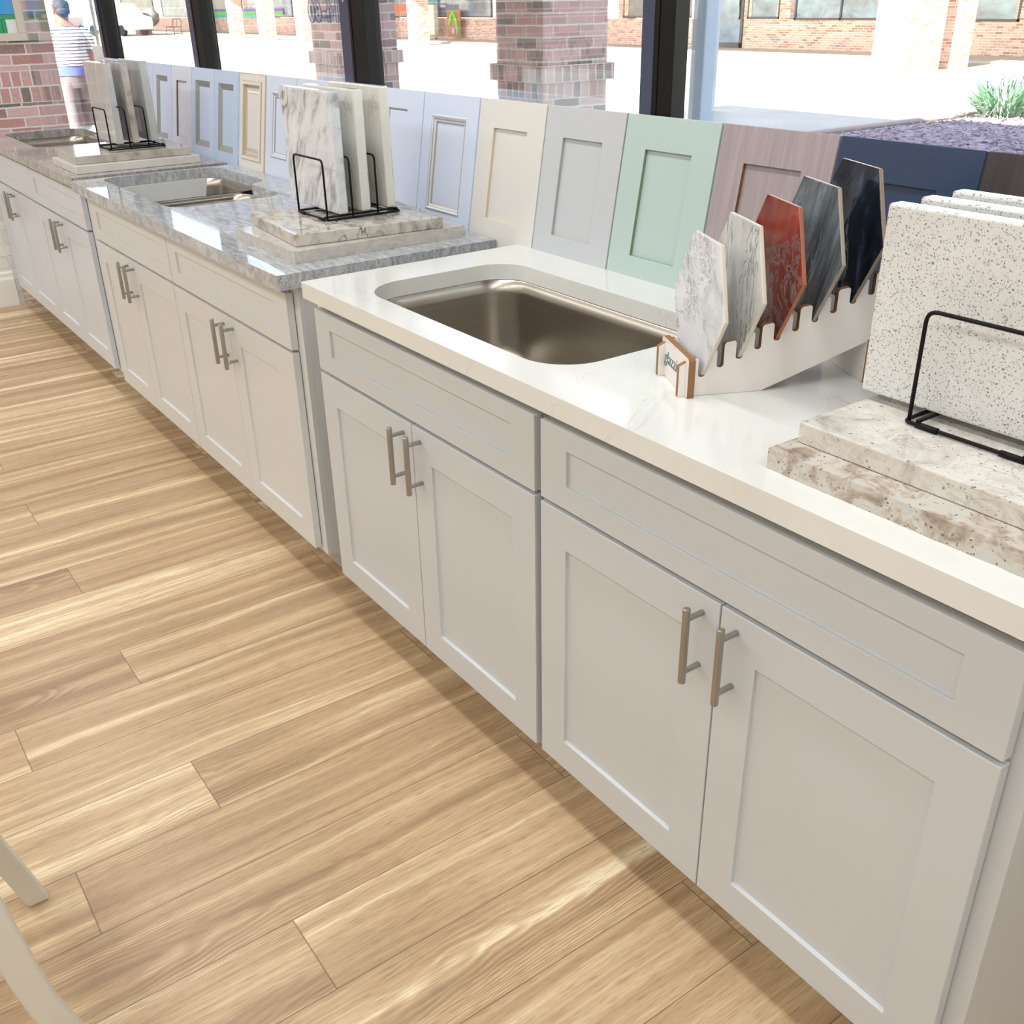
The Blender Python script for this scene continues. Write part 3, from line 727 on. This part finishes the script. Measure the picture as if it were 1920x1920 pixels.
# ------------------------------------------------------------------ stained glass panel on the brick wall
rt = thing('stained_glass_panel', 'blue and green stained glass panel in beige frame on brick wall', 'artwork', (-6.95, .42, 1.62))
yl, yr, zb, zt_ = -.345, .352, -.317, .5
m = MB()
for (a, b, c, d) in ((yl, yr, zb, zb+.05), (yl, yr, zt_-.05, zt_), (yl, yl+.05, zb+.05, zt_-.05), (yr-.052, yr, zb+.05, zt_-.05)): m.box(.0, .03, a, b, c, d)
m.build('frame', paint('beige_frame', (206, 196, 182), .5), rt, .003)
gl = {n: plain('stained_'+n, c, .08) for n, c in dict(blue=(0, 150, 222), green=(0, 150, 92), purple=(110, 84, 190), white=(220, 224, 228)).items()}
def sg(n, a, b, c, d, y=.012): return MB().box(.004, y, a, b, c, d).build('glass_piece', gl[n], rt)
x1, z0 = yr-.052, zb+.05
sg('blue', x1-.09, x1-.0, z0+.115, zt_-.05); sg('green', x1-.13, x1-.092, z0, zt_-.05); sg('blue', x1-.21, x1-.132, z0, z0+.085); sg('green', x1-.21, x1, z0+.087, z0+.113, .013)
sg('purple', x1-.21, x1-.132, z0+.115, z0+.24); sg('blue', x1-.21, x1-.132, z0+.242, zt_-.05); sg('white', x1-.065, x1, z0, z0+.085); sg('green', x1-.09, x1-.067, z0, z0+.085)
sg('green', yl+.05, yl+.2, z0, z0+.3); sg('blue', yl+.202, x1-.212, z0, z0+.5); sg('purple', yl+.05, yl+.2, z0+.302, zt_-.05); sg('green', yl+.202, x1-.212, z0+.502, zt_-.05)
g = MB().ball((.014, x1-.11, z0+.1), (.006, .016, .016), 14).build('glass_gem', gl['white'], rt)

# conduit and box on the first mullion
rt = thing('electrical_conduit', 'white conduit with a small white box beside the far window post', 'conduit', (-5.0, .735, 1.27))
MB().tube([(-.065+.02, 0, .03), (-.065+.0, 0, 1.3)], .008, 10).build('pipe', M['white_paint'], rt)
MB().box(-.115, .0, -.02, .02, -.055, .04).build('box', M['white_paint'], rt, .004)

# ------------------------------------------------------------------ person outside
def person():
    root = thing('person', 'person in striped shirt and grey pants walking away outside, seen from behind', 'person', (-11.6, 2.17, -.1))
    k = N('skin_brown'); skin = k.p(Base_Color=k.mix(k.noise(k.obj(), 30), lin((150, 92, 64)), lin((176, 112, 80))), Roughness=.5)
    # walks towards -x; right side is +y
    V = []; E = []; R = []
    def v(p, r, par=None):
        V.append(p); R.append(r)
        if par is not None: E.append((par, len(V)-1))
        return len(V)-1
    pel = v((0, 0, .92), (.15, .13)); b1 = v((.0, 0, 1.05), (.14, .11), pel); ch = v((0, 0, 1.25), (.16, .12), b1); up = v((0, 0, 1.38), (.13, .09), ch)
    nk = v((-.01, 0, 1.46), (.055, .055), up); hd0 = v((-.03, 0, 1.52), (.075, .065), nk); hd1 = v((-.035, 0, 1.60), (.09, .075), hd0); v((-.03, 0, 1.655), (.06, .05), hd1)
    for s in (-1, 1):
        hp = v((0, .085*s, .86), (.095, .09), pel); sw = .16*s
        kn = v((-.02+sw*.4*-1, .095*s, .48), (.062, .062), hp); an = v((sw*-.9+.03, .10*s, .09), (.042, .042), kn); ft = v((sw*-.9-.10, .105*s, .035), (.04, .032), an)
        sh = v((0, .17*s, 1.36), (.06, .06), up); el = v((.02+.03*s, .225*s, 1.10), (.043, .043), sh); wr = v((-.05+.04*s, .245*s, .88), (.03, .03), el)
        hn = v((-.07+.04*s, .245*s, .80), (.026, .04), wr)
        for f in range(4):
            a = v((-.10+.04*s+.022*f, .245*s-.004*f, .745+.004*abs(f-1.5)), (.010, .010), hn); v((-.10+.04*s+.02*f, .238*s, .71+.005*abs(f-1.5)), (.008, .008), a)
        t = v((-.115+.04*s, .225*s, .80), (.011, .011), hn); v((-.125+.04*s, .215*s, .765), (.009, .009), t)
    me = bpy.data.meshes.new('body'); me.from_pydata(V, E, []); o = bpy.data.objects.new('body', me); COL.objects.link(o); o.parent = root
    md = o.modifiers.new('skin', 'SKIN'); md.use_smooth_shade = True
    for i, sv in enumerate(me.skin_vertices[0].data): sv.radius = R[i]; sv.use_root = (i == 0)
    o.modifiers.new('sub', 'SUBSURF').levels = 1; o.modifiers['sub'].render_levels = 2
    me.materials.append(skin)
    # ears and nose
    m = MB()
    m.ball((-.118, 0, 1.575), (.02, .014, .02), 8); m.build('nose', skin, root)
    for s in (-1, 1): MB().ball((-.025, .083*s, 1.575), (.02, .012, .032), 8).build('ear', skin, root)
    for s in (-1, 1): MB().ball((-.105, .03*s, 1.595), (.012, .012, .009), 8).build('eye', M['dark_hole'], root)
    MB().ball((-.108, 0, 1.535), (.01, .025, .006), 8).build('mouth', plain('lip', (150, 80, 74), .5), root)
    # hair, curly: bumpy cap
    m = MB(); m.ball((-.02, 0, 1.625), (.115, .095, .085), 20)
    m.ball((.045, 0, 1.575), (.06, .075, .06), 14)
    for v_ in m.bm.verts:
        n_ = noise.noise(v_.co*28)*.022; v_.co += (v_.co-Vector((-.02, 0, 1.60))).normalized()*n_
    k = N('dark_curly_hair'); f = k.noise(k.obj(), 70, 5, .7); k.bump(f, 1., .01)
    m.build('hair', k.p(Base_Color=k.ramp(f, [(.42, lin((22, 21, 22))), (.7, lin((112, 106, 100)))]), Roughness=.6), root)
    def ell(cx, cy, z, rx, ry, n=24, wob=0): return [(cx+rx*math.cos(2*PI*i/n)*(1+wob*math.sin(5*2*PI*i/n+z*9)), cy+ry*math.sin(2*PI*i/n)*(1+wob*math.sin(4*2*PI*i/n+z*7)), z) for i in range(n)]
    k = N('striped_jersey'); z = k.sep(k.obj())[2]
    w = k.math('FRACT', k.math('DIVIDE', k.math('ADD', z, k.math('MULTIPLY', k.noise(k.obj(), 7, 2), .02)), .034)); stp = k.math('LESS_THAN', w, .3)
    sm = k.p(Base_Color=k.mix(stp, lin((232, 232, 236)), lin((44, 52, 78))), Roughness=.9)
    m = MB(); m.loft([ell(0, 0, 1.03, .15, .205, wob=.03), ell(0, 0, 1.10, .148, .20, wob=.02), ell(0, 0, 1.2, .15, .20, wob=.02), ell(0, 0, 1.32, .142, .215), ell(0, 0, 1.385, .115, .20), ell(-.005, 0, 1.43, .085, .12), ell(-.008, 0, 1.455, .068, .075)], False)
    shirt = m.build('shirt', sm, root)
    for s in (-1, 1):
        mm = MB(); mm.tube([(0, .13*s, 1.385), (.005, .18*s, 1.345), (.015+.01*s, .21*s, 1.25), (.02+.02*s, .222*s, 1.17)], [.075, .08, .075, .07], 14, cap=False); mm.build('sleeve', sm, shirt)
        mm = MB(); mm.tube([(.02+.019*s, .2215*s, 1.185), (.02+.021*s, .2235*s, 1.145)], [.073, .072], 14, cap=False); mm.build('cuff', plain('navy_cuff', (46, 54, 92), .9), shirt)
    m = MB(); m.loft([ell(0, 0, .93, .152, .19, wob=.03), ell(0, 0, .98, .15, .185), ell(0, 0, 1.05, .142, .19)], False); m.build('undershirt', plain('blue_cotton', (84, 104, 190), .9), root)
    pm = plain('grey_cotton', (112, 104, 108), .9)
    m = MB()
    m.loft([ell(0, 0, .80, .135, .17), ell(0, 0, .88, .142, .178), ell(0, 0, .97, .14, .175)], False)
    for s in (-1, 1):
        sw = .16*s
        m.loft([ell(sw*-.9+.03, .10*s, .07, .085, .078, 18, .05), ell(sw*-.7, .10*s, .22, .085, .08, 18, .05), ell(-.02-sw*.4, .095*s, .47, .092, .085, 18, .03), ell(-sw*.1, .088*s, .68, .112, .094, 18), ell(0, .082*s, .86, .125, .096, 18)], False)
    m.build('pants', pm, root)
    for s in (-1, 1):
        sw = .16*s; m = MB(); m.loft([[(sw*-.9-.13, .105*s+y*.4, z) for y, z in ((-.06, .0), (.06, 0), (.06, .03), (-.06, .03))], [(sw*-.9-.06, .105*s+y, z) for y, z in ((-.048, .0), (.048, 0), (.04, .07), (-.04, .07))], [(sw*-.9+.08, .10*s+y, z) for y, z in ((-.042, .0), (.042, 0), (.038, .09), (-.038, .09))]], True); m.build('shoe', plain('dark_shoe', (50, 48, 50), .7), root, .01)
person()

# ------------------------------------------------------------------ outside: ground, bed, pillars, far shops
k = N('sunlit_concrete'); f = k.noise(k.obj(), .6, 6, .6); f2 = k.noise(k.obj(), 30, 3)
col = k.mix(k.math('MULTIPLY', f2, .3), k.ramp(f, [(.3, lin((158, 149, 138))), (.7, lin((176, 168, 157)))]), lin((146, 136, 126)))
struct(slab_obj('ground', -140, 40, .935, 60, -.3, -.1, k.p(Base_Color=col, Roughness=.9)))
struct(slab_obj('sidewalk', -140, 40, 24.3, 26.6, -.1, -.04, plain('shop_sidewalk', (186, 178, 168), .9)))
# roof of the shop with its walkway cover (casts the shade on the forecourt)
struct(slab_obj('roof', -9.4, 9.5, -6.3, 4.0, 3.25, 5.35, plain('roof_fascia', (196, 186, 172), .8)))
# planting bed
def bed():
    k = N('purple_brown_mulch'); f = k.noise(k.n('NewGeometry').outputs['Position'], 9, 6, .75)
    mm = k.p(Base_Color=k.ramp(f, [(.3, lin((92, 76, 82))), (.5, lin((150, 130, 138))), (.72, lin((192, 174, 184)))]), Roughness=.95); k.bump(f, 1., .06)
    m = MB(); bm = m.bm
    nx, ny = 60, 60
    def xl(y): return -7.15-.25*math.sin((y-5)*.3)
    g = [[None]*(nx+1) for _ in range(ny+1)]
    for j in range(ny+1):
        y = 4.6+(13.2-4.6)*j/ny
        for i in range(nx+1):
            x0 = xl(y); x = x0+(3.-x0)*i/nx
            e = min(1, min(i/3, (nx-i)/3, j/3, (ny-j)/3))
            g[j][i] = bm.verts.new((x, y, -.1+.07*e+noise.noise(Vector((x*3, y*3, 0)))*.02*e+noise.noise(Vector((x*9, y*9, 4)))*.015*e))
    for j in range(ny):
        for i in range(nx): bm.faces.new((g[j][i], g[j][i+1], g[j+1][i+1], g[j+1][i])).smooth = True
    o = m.build('mulch', mm); o['kind'] = 'stuff'; tag(o, 'purple brown bark mulch covering the planting bed outside', 'mulch')
    m = MB()
    rnd = random.Random(3)
    for _ in range(5200):
        y = 7.2+5.9*rnd.random(); x = -7.0+6.5*rnd.random(); z = -.045+.03*rnd.random()
        a = rnd.random()*PI; l = .03+.05*rnd.random(); w = .012+.02*rnd.random(); e = rnd.uniform(-.5, .5)
        ca, sa = math.cos(a), math.sin(a)
        m.obox((x, y, z), (l*ca, l*sa, l*e), (-w*sa, w*ca, 0), (0, 0, .008))
    c = m.build('wood_chips', mm, o); c['kind'] = 'stuff'
    # kerb edging
    m = MB(); P = [(xl(y)-.08, y, -.1) for y in [4.4+i*.6 for i in range(16)]]
    rings = [[(x-.04, y, -.1), (x+.05, y, -.1), (x+.05, y, -.04), (x-.04, y, -.04)] for x, y, z in P]
    m.loft(rings, True); struct(m.build('kerb', plain('kerb_concrete', (158, 144, 134), .9)))
bed()
def liriope(c, label):
    rt = thing('border_grass_plant', label, 'plant', c)
    rnd = random.Random(11)
    m = MB(); bm = m.bm
    for _ in range(760):
        a = rnd.random()*2*PI; rr = .3*math.sqrt(rnd.random()); ln = rnd.uniform(.42, .78); lean = rnd.uniform(.3, 1.25)*(.5+rr*2.4)
        bx, by = rr*math.cos(a), rr*math.sin(a)*.8; da = a+rnd.uniform(-.6, .6); dx, dy = math.cos(da), math.sin(da)
        w = rnd.uniform(.009, .015); pts = []
        mi = 0 if rnd.random() < .68 else 1
        for i in range(7):
            t = i/6
            out = ln*(t*math.sin(lean)*.75+t*t*math.sin(lean)*.35); h = ln*(t*math.cos(lean*.55)-t*t*.55*lean*.75)
            p = Vector((bx+dx*out, by+dy*out, max(.0, h+.03))); s = Vector((-dy, dx, 0))*w*(1-t**2.2*.95)
            pts.append((bm.verts.new(p-s), bm.verts.new(p+s)))
        for (a0, b0), (a1, b1) in zip(pts, pts[1:]):
            f = bm.faces.new((a0, b0, b1, a1)); f.material_index = mi; f.smooth = True
    def leaf(n, c1, c2):
        k = N(n); return k.p(Base_Color=k.mix(k.noise(k.obj(), 12, 3), lin(c1), lin(c2)), Roughness=.45)
    m.build('foliage', [leaf('grass_blade_green', (96, 140, 116), (140, 176, 140)), leaf('grass_blade_pale', (176, 204, 170), (206, 222, 196))], rt)
    for _ in range(26):
        a = rnd.random()*2*PI; rr = .3*math.sqrt(rnd.random()); h = rnd.uniform(.42, .62); bx, by = rr*math.cos(a), rr*math.sin(a)*.8
        m = MB(); m.tube([(bx, by, .1), (bx*1.3, by*1.3, h*.6), (bx*1.5, by*1.5, h)], [.004, .004, .003], 5)
        for i in range(9): 
            t = .7+.3*i/8; m.ball((bx*(1.0+.5*t)+rnd.uniform(-.012, .012), by*(1.0+.5*t)+rnd.uniform(-.012, .012), h*t+.02), .013*(1.2-t*.6)+.004, 6)
        m.build('flower_spike', M.setdefault('spike', plain('mauve_flower', (122, 116, 140), .8)), rt)
liriope((-6.78, 13.05, -.06), 'variegated grass clump with mauve flower spikes in the mulch bed')

def pillar(x0, x1, y0, y1, label, ledge=True, mat='pillar_brick', z1=3.25, zl=1.03):
    m = MB(); m.box(x0, x1, y0, y1, -.1, z1)
    o = m.build('brick_pillar', M[mat], None, .004); tag(o, label, 'pillar', 'brick pillars')
    if ledge: MB().box(x0-.035, x1+.035, y0-.035, y1+.035, zl, zl+.1).build('ledge', M[mat], o, .004)
    return o
pillar(-4.60, -4.10, 3.12, 3.64, 'brick pillar outside, right of the middle window post')
pillar(-7.62, -7.09, 3.25, 3.80, 'brick pillar outside, behind the vinyl phone number')
pillar(-.55+9, -.05+9, 3.2, 3.7, 'brick pillar outside beyond the right edge of the window')
# white post between bed and walk
rt = thing('white_post', 'white square post standing outside right of the thick window post', 'post', (-2.83, 3.22, -.1))
MB().box(-.05, .05, -.05, .06, 0, 3.35).build('shaft', paint('post_white', (196, 214, 236), .4), rt, .006)
MB().box(-.075, .075, -.075, .085, 0, .12).build('base', M['white_paint'], rt, .006)
# low ground light box near the pillar
# far shop building
FY = 26.5
def far_building():
    rt = thing('shop_building', 'brick strip of shops across the parking lot', 'building', (-40, FY, -.1))
    m = MB(); m.box(-75, 70, .0, .4, 0, .92); m.box(-75, 70, .0, .4, 3.2, 5.2)
    for x in (-24.0, -22.4, -18.4, -14.4, -50, -47.6, -44.3, -62, -66, -10, -6, -30, -34, -38): m.box(x+40-.28, x+40+.28, -.02, .4, .92, 3.2)
    m.build('wall', M['far_brick'], rt)
    MB().box(-75, 70, -6.5, .2, 3.25, 3.6).build('canopy', paint('far_canopy', (214, 206, 194), .7), rt)
    fr = M['shop_frame'] = plain('shop_frame_bronze', (70, 64, 66), .4)
    def win(a, b, z0, z1, gm, mid=None):
        a, b = a+40, b+40
        m = MB()
        for (p, q, r, s) in ((a, b, z0, z0+.06), (a, b, z1-.06, z1), (a, a+.06, z0, z1), (b-.06, b, z0, z1)): m.box(p, q, -.03, .06, r, s)
        if mid: m.box(mid+40-.03, mid+40+.03, -.03, .06, z0, z1)
        f = m.build('window', fr, rt); MB().box(a+.03, b-.03, .0, .03, z0+.03, z1-.03).build('pane', gm, f)
    g1, g2 = M['far_glass'], M['far_glass_dark']
    win(-23.9, -22.55, .93, 3.1, g1); win(-21.95, -18.68, .90, 3.1, g1, -20.2); win(-15.95, -14.55, .88, 3.1, g1); win(-13.9, -10.3, .9, 3.1, g1)
    for a, b in ((-25.25, -24.05), (-16.7, -16.02)):
        m = MB(); aa, b2 = a+40, b+40
        for (p, q, r, s) in ((aa, b2, .0, .22), (aa, b2, 2.4, 2.5), (aa, aa+.1, 0, 2.5), (b2-.1, b2, 0, 2.5)): m.box(p, q, -.06, .04, r, s)
        d = m.build('door', fr, rt); MB().box(aa+.08, b2-.08, -.02, .01, .2, 2.42).build('pane', g1, d); MB().tube([(b2-.14, -.09, .9), (b2-.14, -.09, 1.3)], .015, 8).build('handle', M['nickel'], d)
    for a, b, g in ((-30, -26, g2), (-38.2, -34, g1), (-43.9, -38.6, g1), (-47.2, -44.7, g2), (-49.6, -48, g1), (-58, -50.4, g2), (-66, -59, g1), (-74, -66.5, g2), (-82, -75, g1), (-92, -84, g2)): win(a, b, .95, 3.1, g)
    # painted display signs in the shop windows
    def sign(n, a, b, z0, z1, c): o = MB().box(a+40, b+40, -.07, -.035, z0, z1).build(n, plain('sign_'+n+str(len(bpy.data.materials)), c, .6), rt); return o
    sign('window_banner', -73, -60.2, 1.28, 1.42, (122, 84, 190)); sign('window_banner', -73, -60.2, 1.08, 1.27, (70, 190, 80)); sign('window_banner', -73, -62, .93, 1.07, (60, 170, 170))
    sign('window_banner', -58, -52, 1.35, 1.75, (70, 200, 110)); sign('window_poster', -47.0, -45.6, 1.1, 1.5, (220, 110, 84)); sign('window_poster', -44.2, -42.9, 1.0, 1.7, (110, 150, 160))
far_building()
for a, b, y, lab in ((-14.35, -13.5, 20.28, 'sunlit brick column nearest in the far parking lot'), (-14.1, -13.5, 22.2, 'sunlit brick column just behind the nearest far column'), (-39.0, -38.3, 22.5, 'far brick column left of the nearest pillar'),
                (-47.4, -46.7, 21.3, 'far brick column beside the left pillar'), (-52.6, -51.8, 21.6, 'far brick column with peach side seen over the blue sample doors'), (-57.9, -57.2, 22.1, 'leftmost far brick column by the purple banner')):
    dy = 1.38 if y < 20.5 else .62
    o = pillar(a, b, y, y+dy, lab, False, 'far_brick', 3.25)
# things outside the far shop
def cart(x, y):
    rt = thing('display_rack', 'white rolling rack of wares outside the far shop', 'rack', (x, y, -.04))
    m = MB()
    for a in (-.75, .0): m.tube([(a, 0, .12), (a, 0, 1.5)], .03, 8)
    m.tube([(-.75, 0, 1.45), (0, 0, 1.45)], .03, 8); m.tube([(-.75, 0, .2), (0, 0, .2)], .03, 8); m.build('frame', M['white_paint'], rt)
    MB().box(.1, .95, -.1, .1, .18, 1.42).build('panel', plain('linen_board', (206, 204, 190), .8), rt, .01)
    for i, c in enumerate(((236, 120, 170), (120, 100, 200), (180, 190, 230))): MB().box(-.68+.2*i, -.52+.2*i, -.05, .05, .45+.12*i, 1.3).build('garment', plain('garment_%d' % i, c, .9), rt, .01)
    for a in (-.75, 0, .15, .9): MB().lathe([(.04, 0), (.05, .04), (.03, .1)], (a, 0, 0), 10).build('wheel', M['black_wire'], rt)
cart(-43.2, 25.9)
rt = thing('art_board', 'brown board painted with a green arch outside the far shop', 'sign', (-41.2, 26.2, -.04))
MB().box(-.55, .55, -.03, .03, .1, 1.2).build('board', plain('brown_board', (150, 104, 66), .8), rt, .01)
MB().tube([(-.3, -.05, .6), (-.15, -.05, .95), (.05, -.05, 1.12), (.3, -.05, .7), (.38, -.05, .2)], .07, 8).build('painted_arch', plain('lime_green', (110, 210, 60), .7), rt)
MB().ball((-.0, -.05, .35), (.16, .04, .14), 10).build('painted_flower', plain('orchid', (206, 130, 200), .7), rt)
def van(c, rz):
    rt = thing('parked_van', 'white van parked far off behind the leftmost window post', 'van', c, (0, 0, rz))
    pr = [(-2.4, .35), (2.3, .35), (2.42, .7), (2.35, 1.05), (1.55, 1.2), (.75, 1.85), (-2.2, 1.95), (-2.4, 1.7)]
    wp = paint('van_white', (238, 240, 244), .25)
    MB().prism(pr, lambda x, z: (x, -.9, z), (0, 1.8, 0)).build('body', wp, rt, .06, seg=3)
    for yy in (-.905, .895):
        m = MB(); m.prism([(1.35, 1.2), (.72, 1.72), (.1, 1.75), (.1, 1.2)], lambda x, z: (x, yy, z), (0, .01, 0)); m.prism([(0, 1.2), (0, 1.75), (-2.1, 1.8), (-2.1, 1.2)], lambda x, z: (x, yy, z), (0, .01, 0)); m.build('side_window', M['far_glass'], rt)
    for x in (-1.5, 1.5):
        for yy in (-.92, .7):
            m = MB(); m.loft([[(x+.33*math.cos(2*PI*i/20), y, .33+.33*math.sin(2*PI*i/20)) for i in range(20)] for y in (yy, yy+.22)]); m.build('wheel', M['black_wire'], rt, .02)
van((-72, 20.2, -.1), math.radians(20))
def bench(c, rz, label):
    rt = thing('bench', label, 'bench', c, (0, 0, rz), 'black metal benches')
    m = MB()
    for i in range(4): m.box(-.8, .8, -.2+.12*i, -.11+.12*i, .43, .46)
    m.build('seat', M['black_wire'], rt)
    m = MB(); m.tube(fillet([(-.8, .3, .45), (-.8, .36, .9), (.8, .36, .9), (.8, .3, .45)], .2), .025, 8); m.tube([(0, .3, .45), (0, .36, .9)], .02, 8); m.build('backrest', M['black_wire'], rt)
    for x in (-.75, .75): MB().tube([(x, -.2, 0), (x, -.18, .45), (x, .3, .45), (x, .34, 0)], .025, 8).build('leg', M['black_wire'], rt)
bench((-70.5, 23.2, -.1), 0, 'black metal bench in the distance, right of the far planter'); bench((-76.3, 23.2, -.1), 0, 'black metal bench in the distance, left of the far planter')
rt = thing('brick_planter', 'small brick planter with a grey bush far across the lot', 'planter', (-73.4, 22.2, -.1))
MB().box(-.55, .55, -.4, .4, 0, 1.0).build('planter_box', M['far_brick'], rt, .02)
m = MB(); m.ball((1.0, .2, 1.0), (.75, .6, .55), 16)
for v_ in m.bm.verts: v_.co += Vector((1, 1, 1))*noise.noise(v_.co*5)*.12
m.build('bush', plain('grey_green_leaves', (120, 128, 124), .9), rt)

def text_mesh(o):
    dg = bpy.context.evaluated_depsgraph_get(); dg.update()
    me = bpy.data.meshes.new_from_object(o.evaluated_get(dg)); nm = o.name
    n = bpy.data.objects.new(nm, me); COL.objects.link(n); n.parent = o.parent; n.location = o.location; n.rotation_euler = o.rotation_euler
    for ch in list(o.children): ch.parent = n
    cu = o.data; bpy.data.objects.remove(o); bpy.data.curves.remove(cu); n.name = nm
for o in [o for o in list(S.objects) if o.type == 'FONT']: text_mesh(o)
# ------------------------------------------------------------------ lights
def lamp(n, ty, loc, rot, **kw):
    d = bpy.data.lights.new(n, ty)
    for k_, v_ in kw.items(): setattr(d, k_, v_)
    o = bpy.data.objects.new(n, d); COL.objects.link(o); o.location = loc; o.rotation_euler = rot; return o
sd = Vector((.20, -1.0, .66)).normalized()      # towards the sun
s = lamp('sun', 'SUN', (0, -5, 12), (0, 0, 0), energy=34., angle=.009, color=(1, .95, .86)); s.rotation_euler = sd.to_track_quat('Z', 'Y').to_euler()
i = 0
for y, en, sy in ((-.22, 13.5, .25), (-2.2, 17., .6), (-4.4, 11., .6)):
    for x in (-5.7, -3.9, -2.3, -.7, .9, 2.5):  # leftmost position added to brighten the brick wall there
        i += 1
        lamp('ceiling_lamp', 'AREA', (x, y, 2.93), (0, 0, 0), shape='RECTANGLE', size=1.2, size_y=sy, energy=en, color=(.95, .98, 1.))

w = bpy.data.worlds.new('sky'); S.world = w; w.use_nodes = True
t = w.node_tree; t.nodes.clear()
sk = t.nodes.new('ShaderNodeTexSky'); sk.sky_type = 'NISHITA'; sk.sun_disc = False; sk.sun_elevation = math.radians(33); sk.sun_rotation = math.atan2(sd.x, sd.y); sk.altitude = 50; sk.dust_density = .3
bg = t.nodes.new('ShaderNodeBackground'); bg.inputs[1].default_value = .8
ou = t.nodes.new('ShaderNodeOutputWorld'); hz = t.nodes.new('ShaderNodeMix'); hz.data_type = 'RGBA'; hz.inputs[0].default_value = .3; hz.inputs[7].default_value = (4.6, 4.5, 4.3, 1)   # thin high haze
t.links.new(sk.outputs[0], hz.inputs[6]); t.links.new(hz.outputs[2], bg.inputs[0]); t.links.new(bg.outputs[0], ou.inputs[0])

# ------------------------------------------------------------------ camera
cd = bpy.data.cameras.new('camera'); cam = bpy.data.objects.new('camera', cd); COL.objects.link(cam); S.camera = cam
cd.sensor_width = 36; cd.sensor_fit = 'HORIZONTAL'; cd.lens = 1879.78/1920*36; cd.clip_start = .02; cd.clip_end = 500
yw, pt_, rl = map(math.radians, (-54.9189, -27.0233, -1.1095))
fw = Vector((math.sin(yw)*math.cos(pt_), math.cos(yw)*math.cos(pt_), math.sin(pt_))); rg = Vector((math.cos(yw), -math.sin(yw), 0)); upv = rg.cross(fw)
r2 = rg*math.cos(rl)+upv*math.sin(rl); u2 = -rg*math.sin(rl)+upv*math.cos(rl)
cam.matrix_world = Matrix(((r2.x, u2.x, -fw.x, 1.3026), (r2.y, u2.y, -fw.y, -.9716), (r2.z, u2.z, -fw.z, 1.4933), (0, 0, 0, 1)))

v = S.view_settings; S.display_settings.display_device = 'sRGB'
v.view_transform = 'Standard'; v.look = 'None'; v.exposure = .04; v.gamma = 1.; v.use_curve_mapping = False
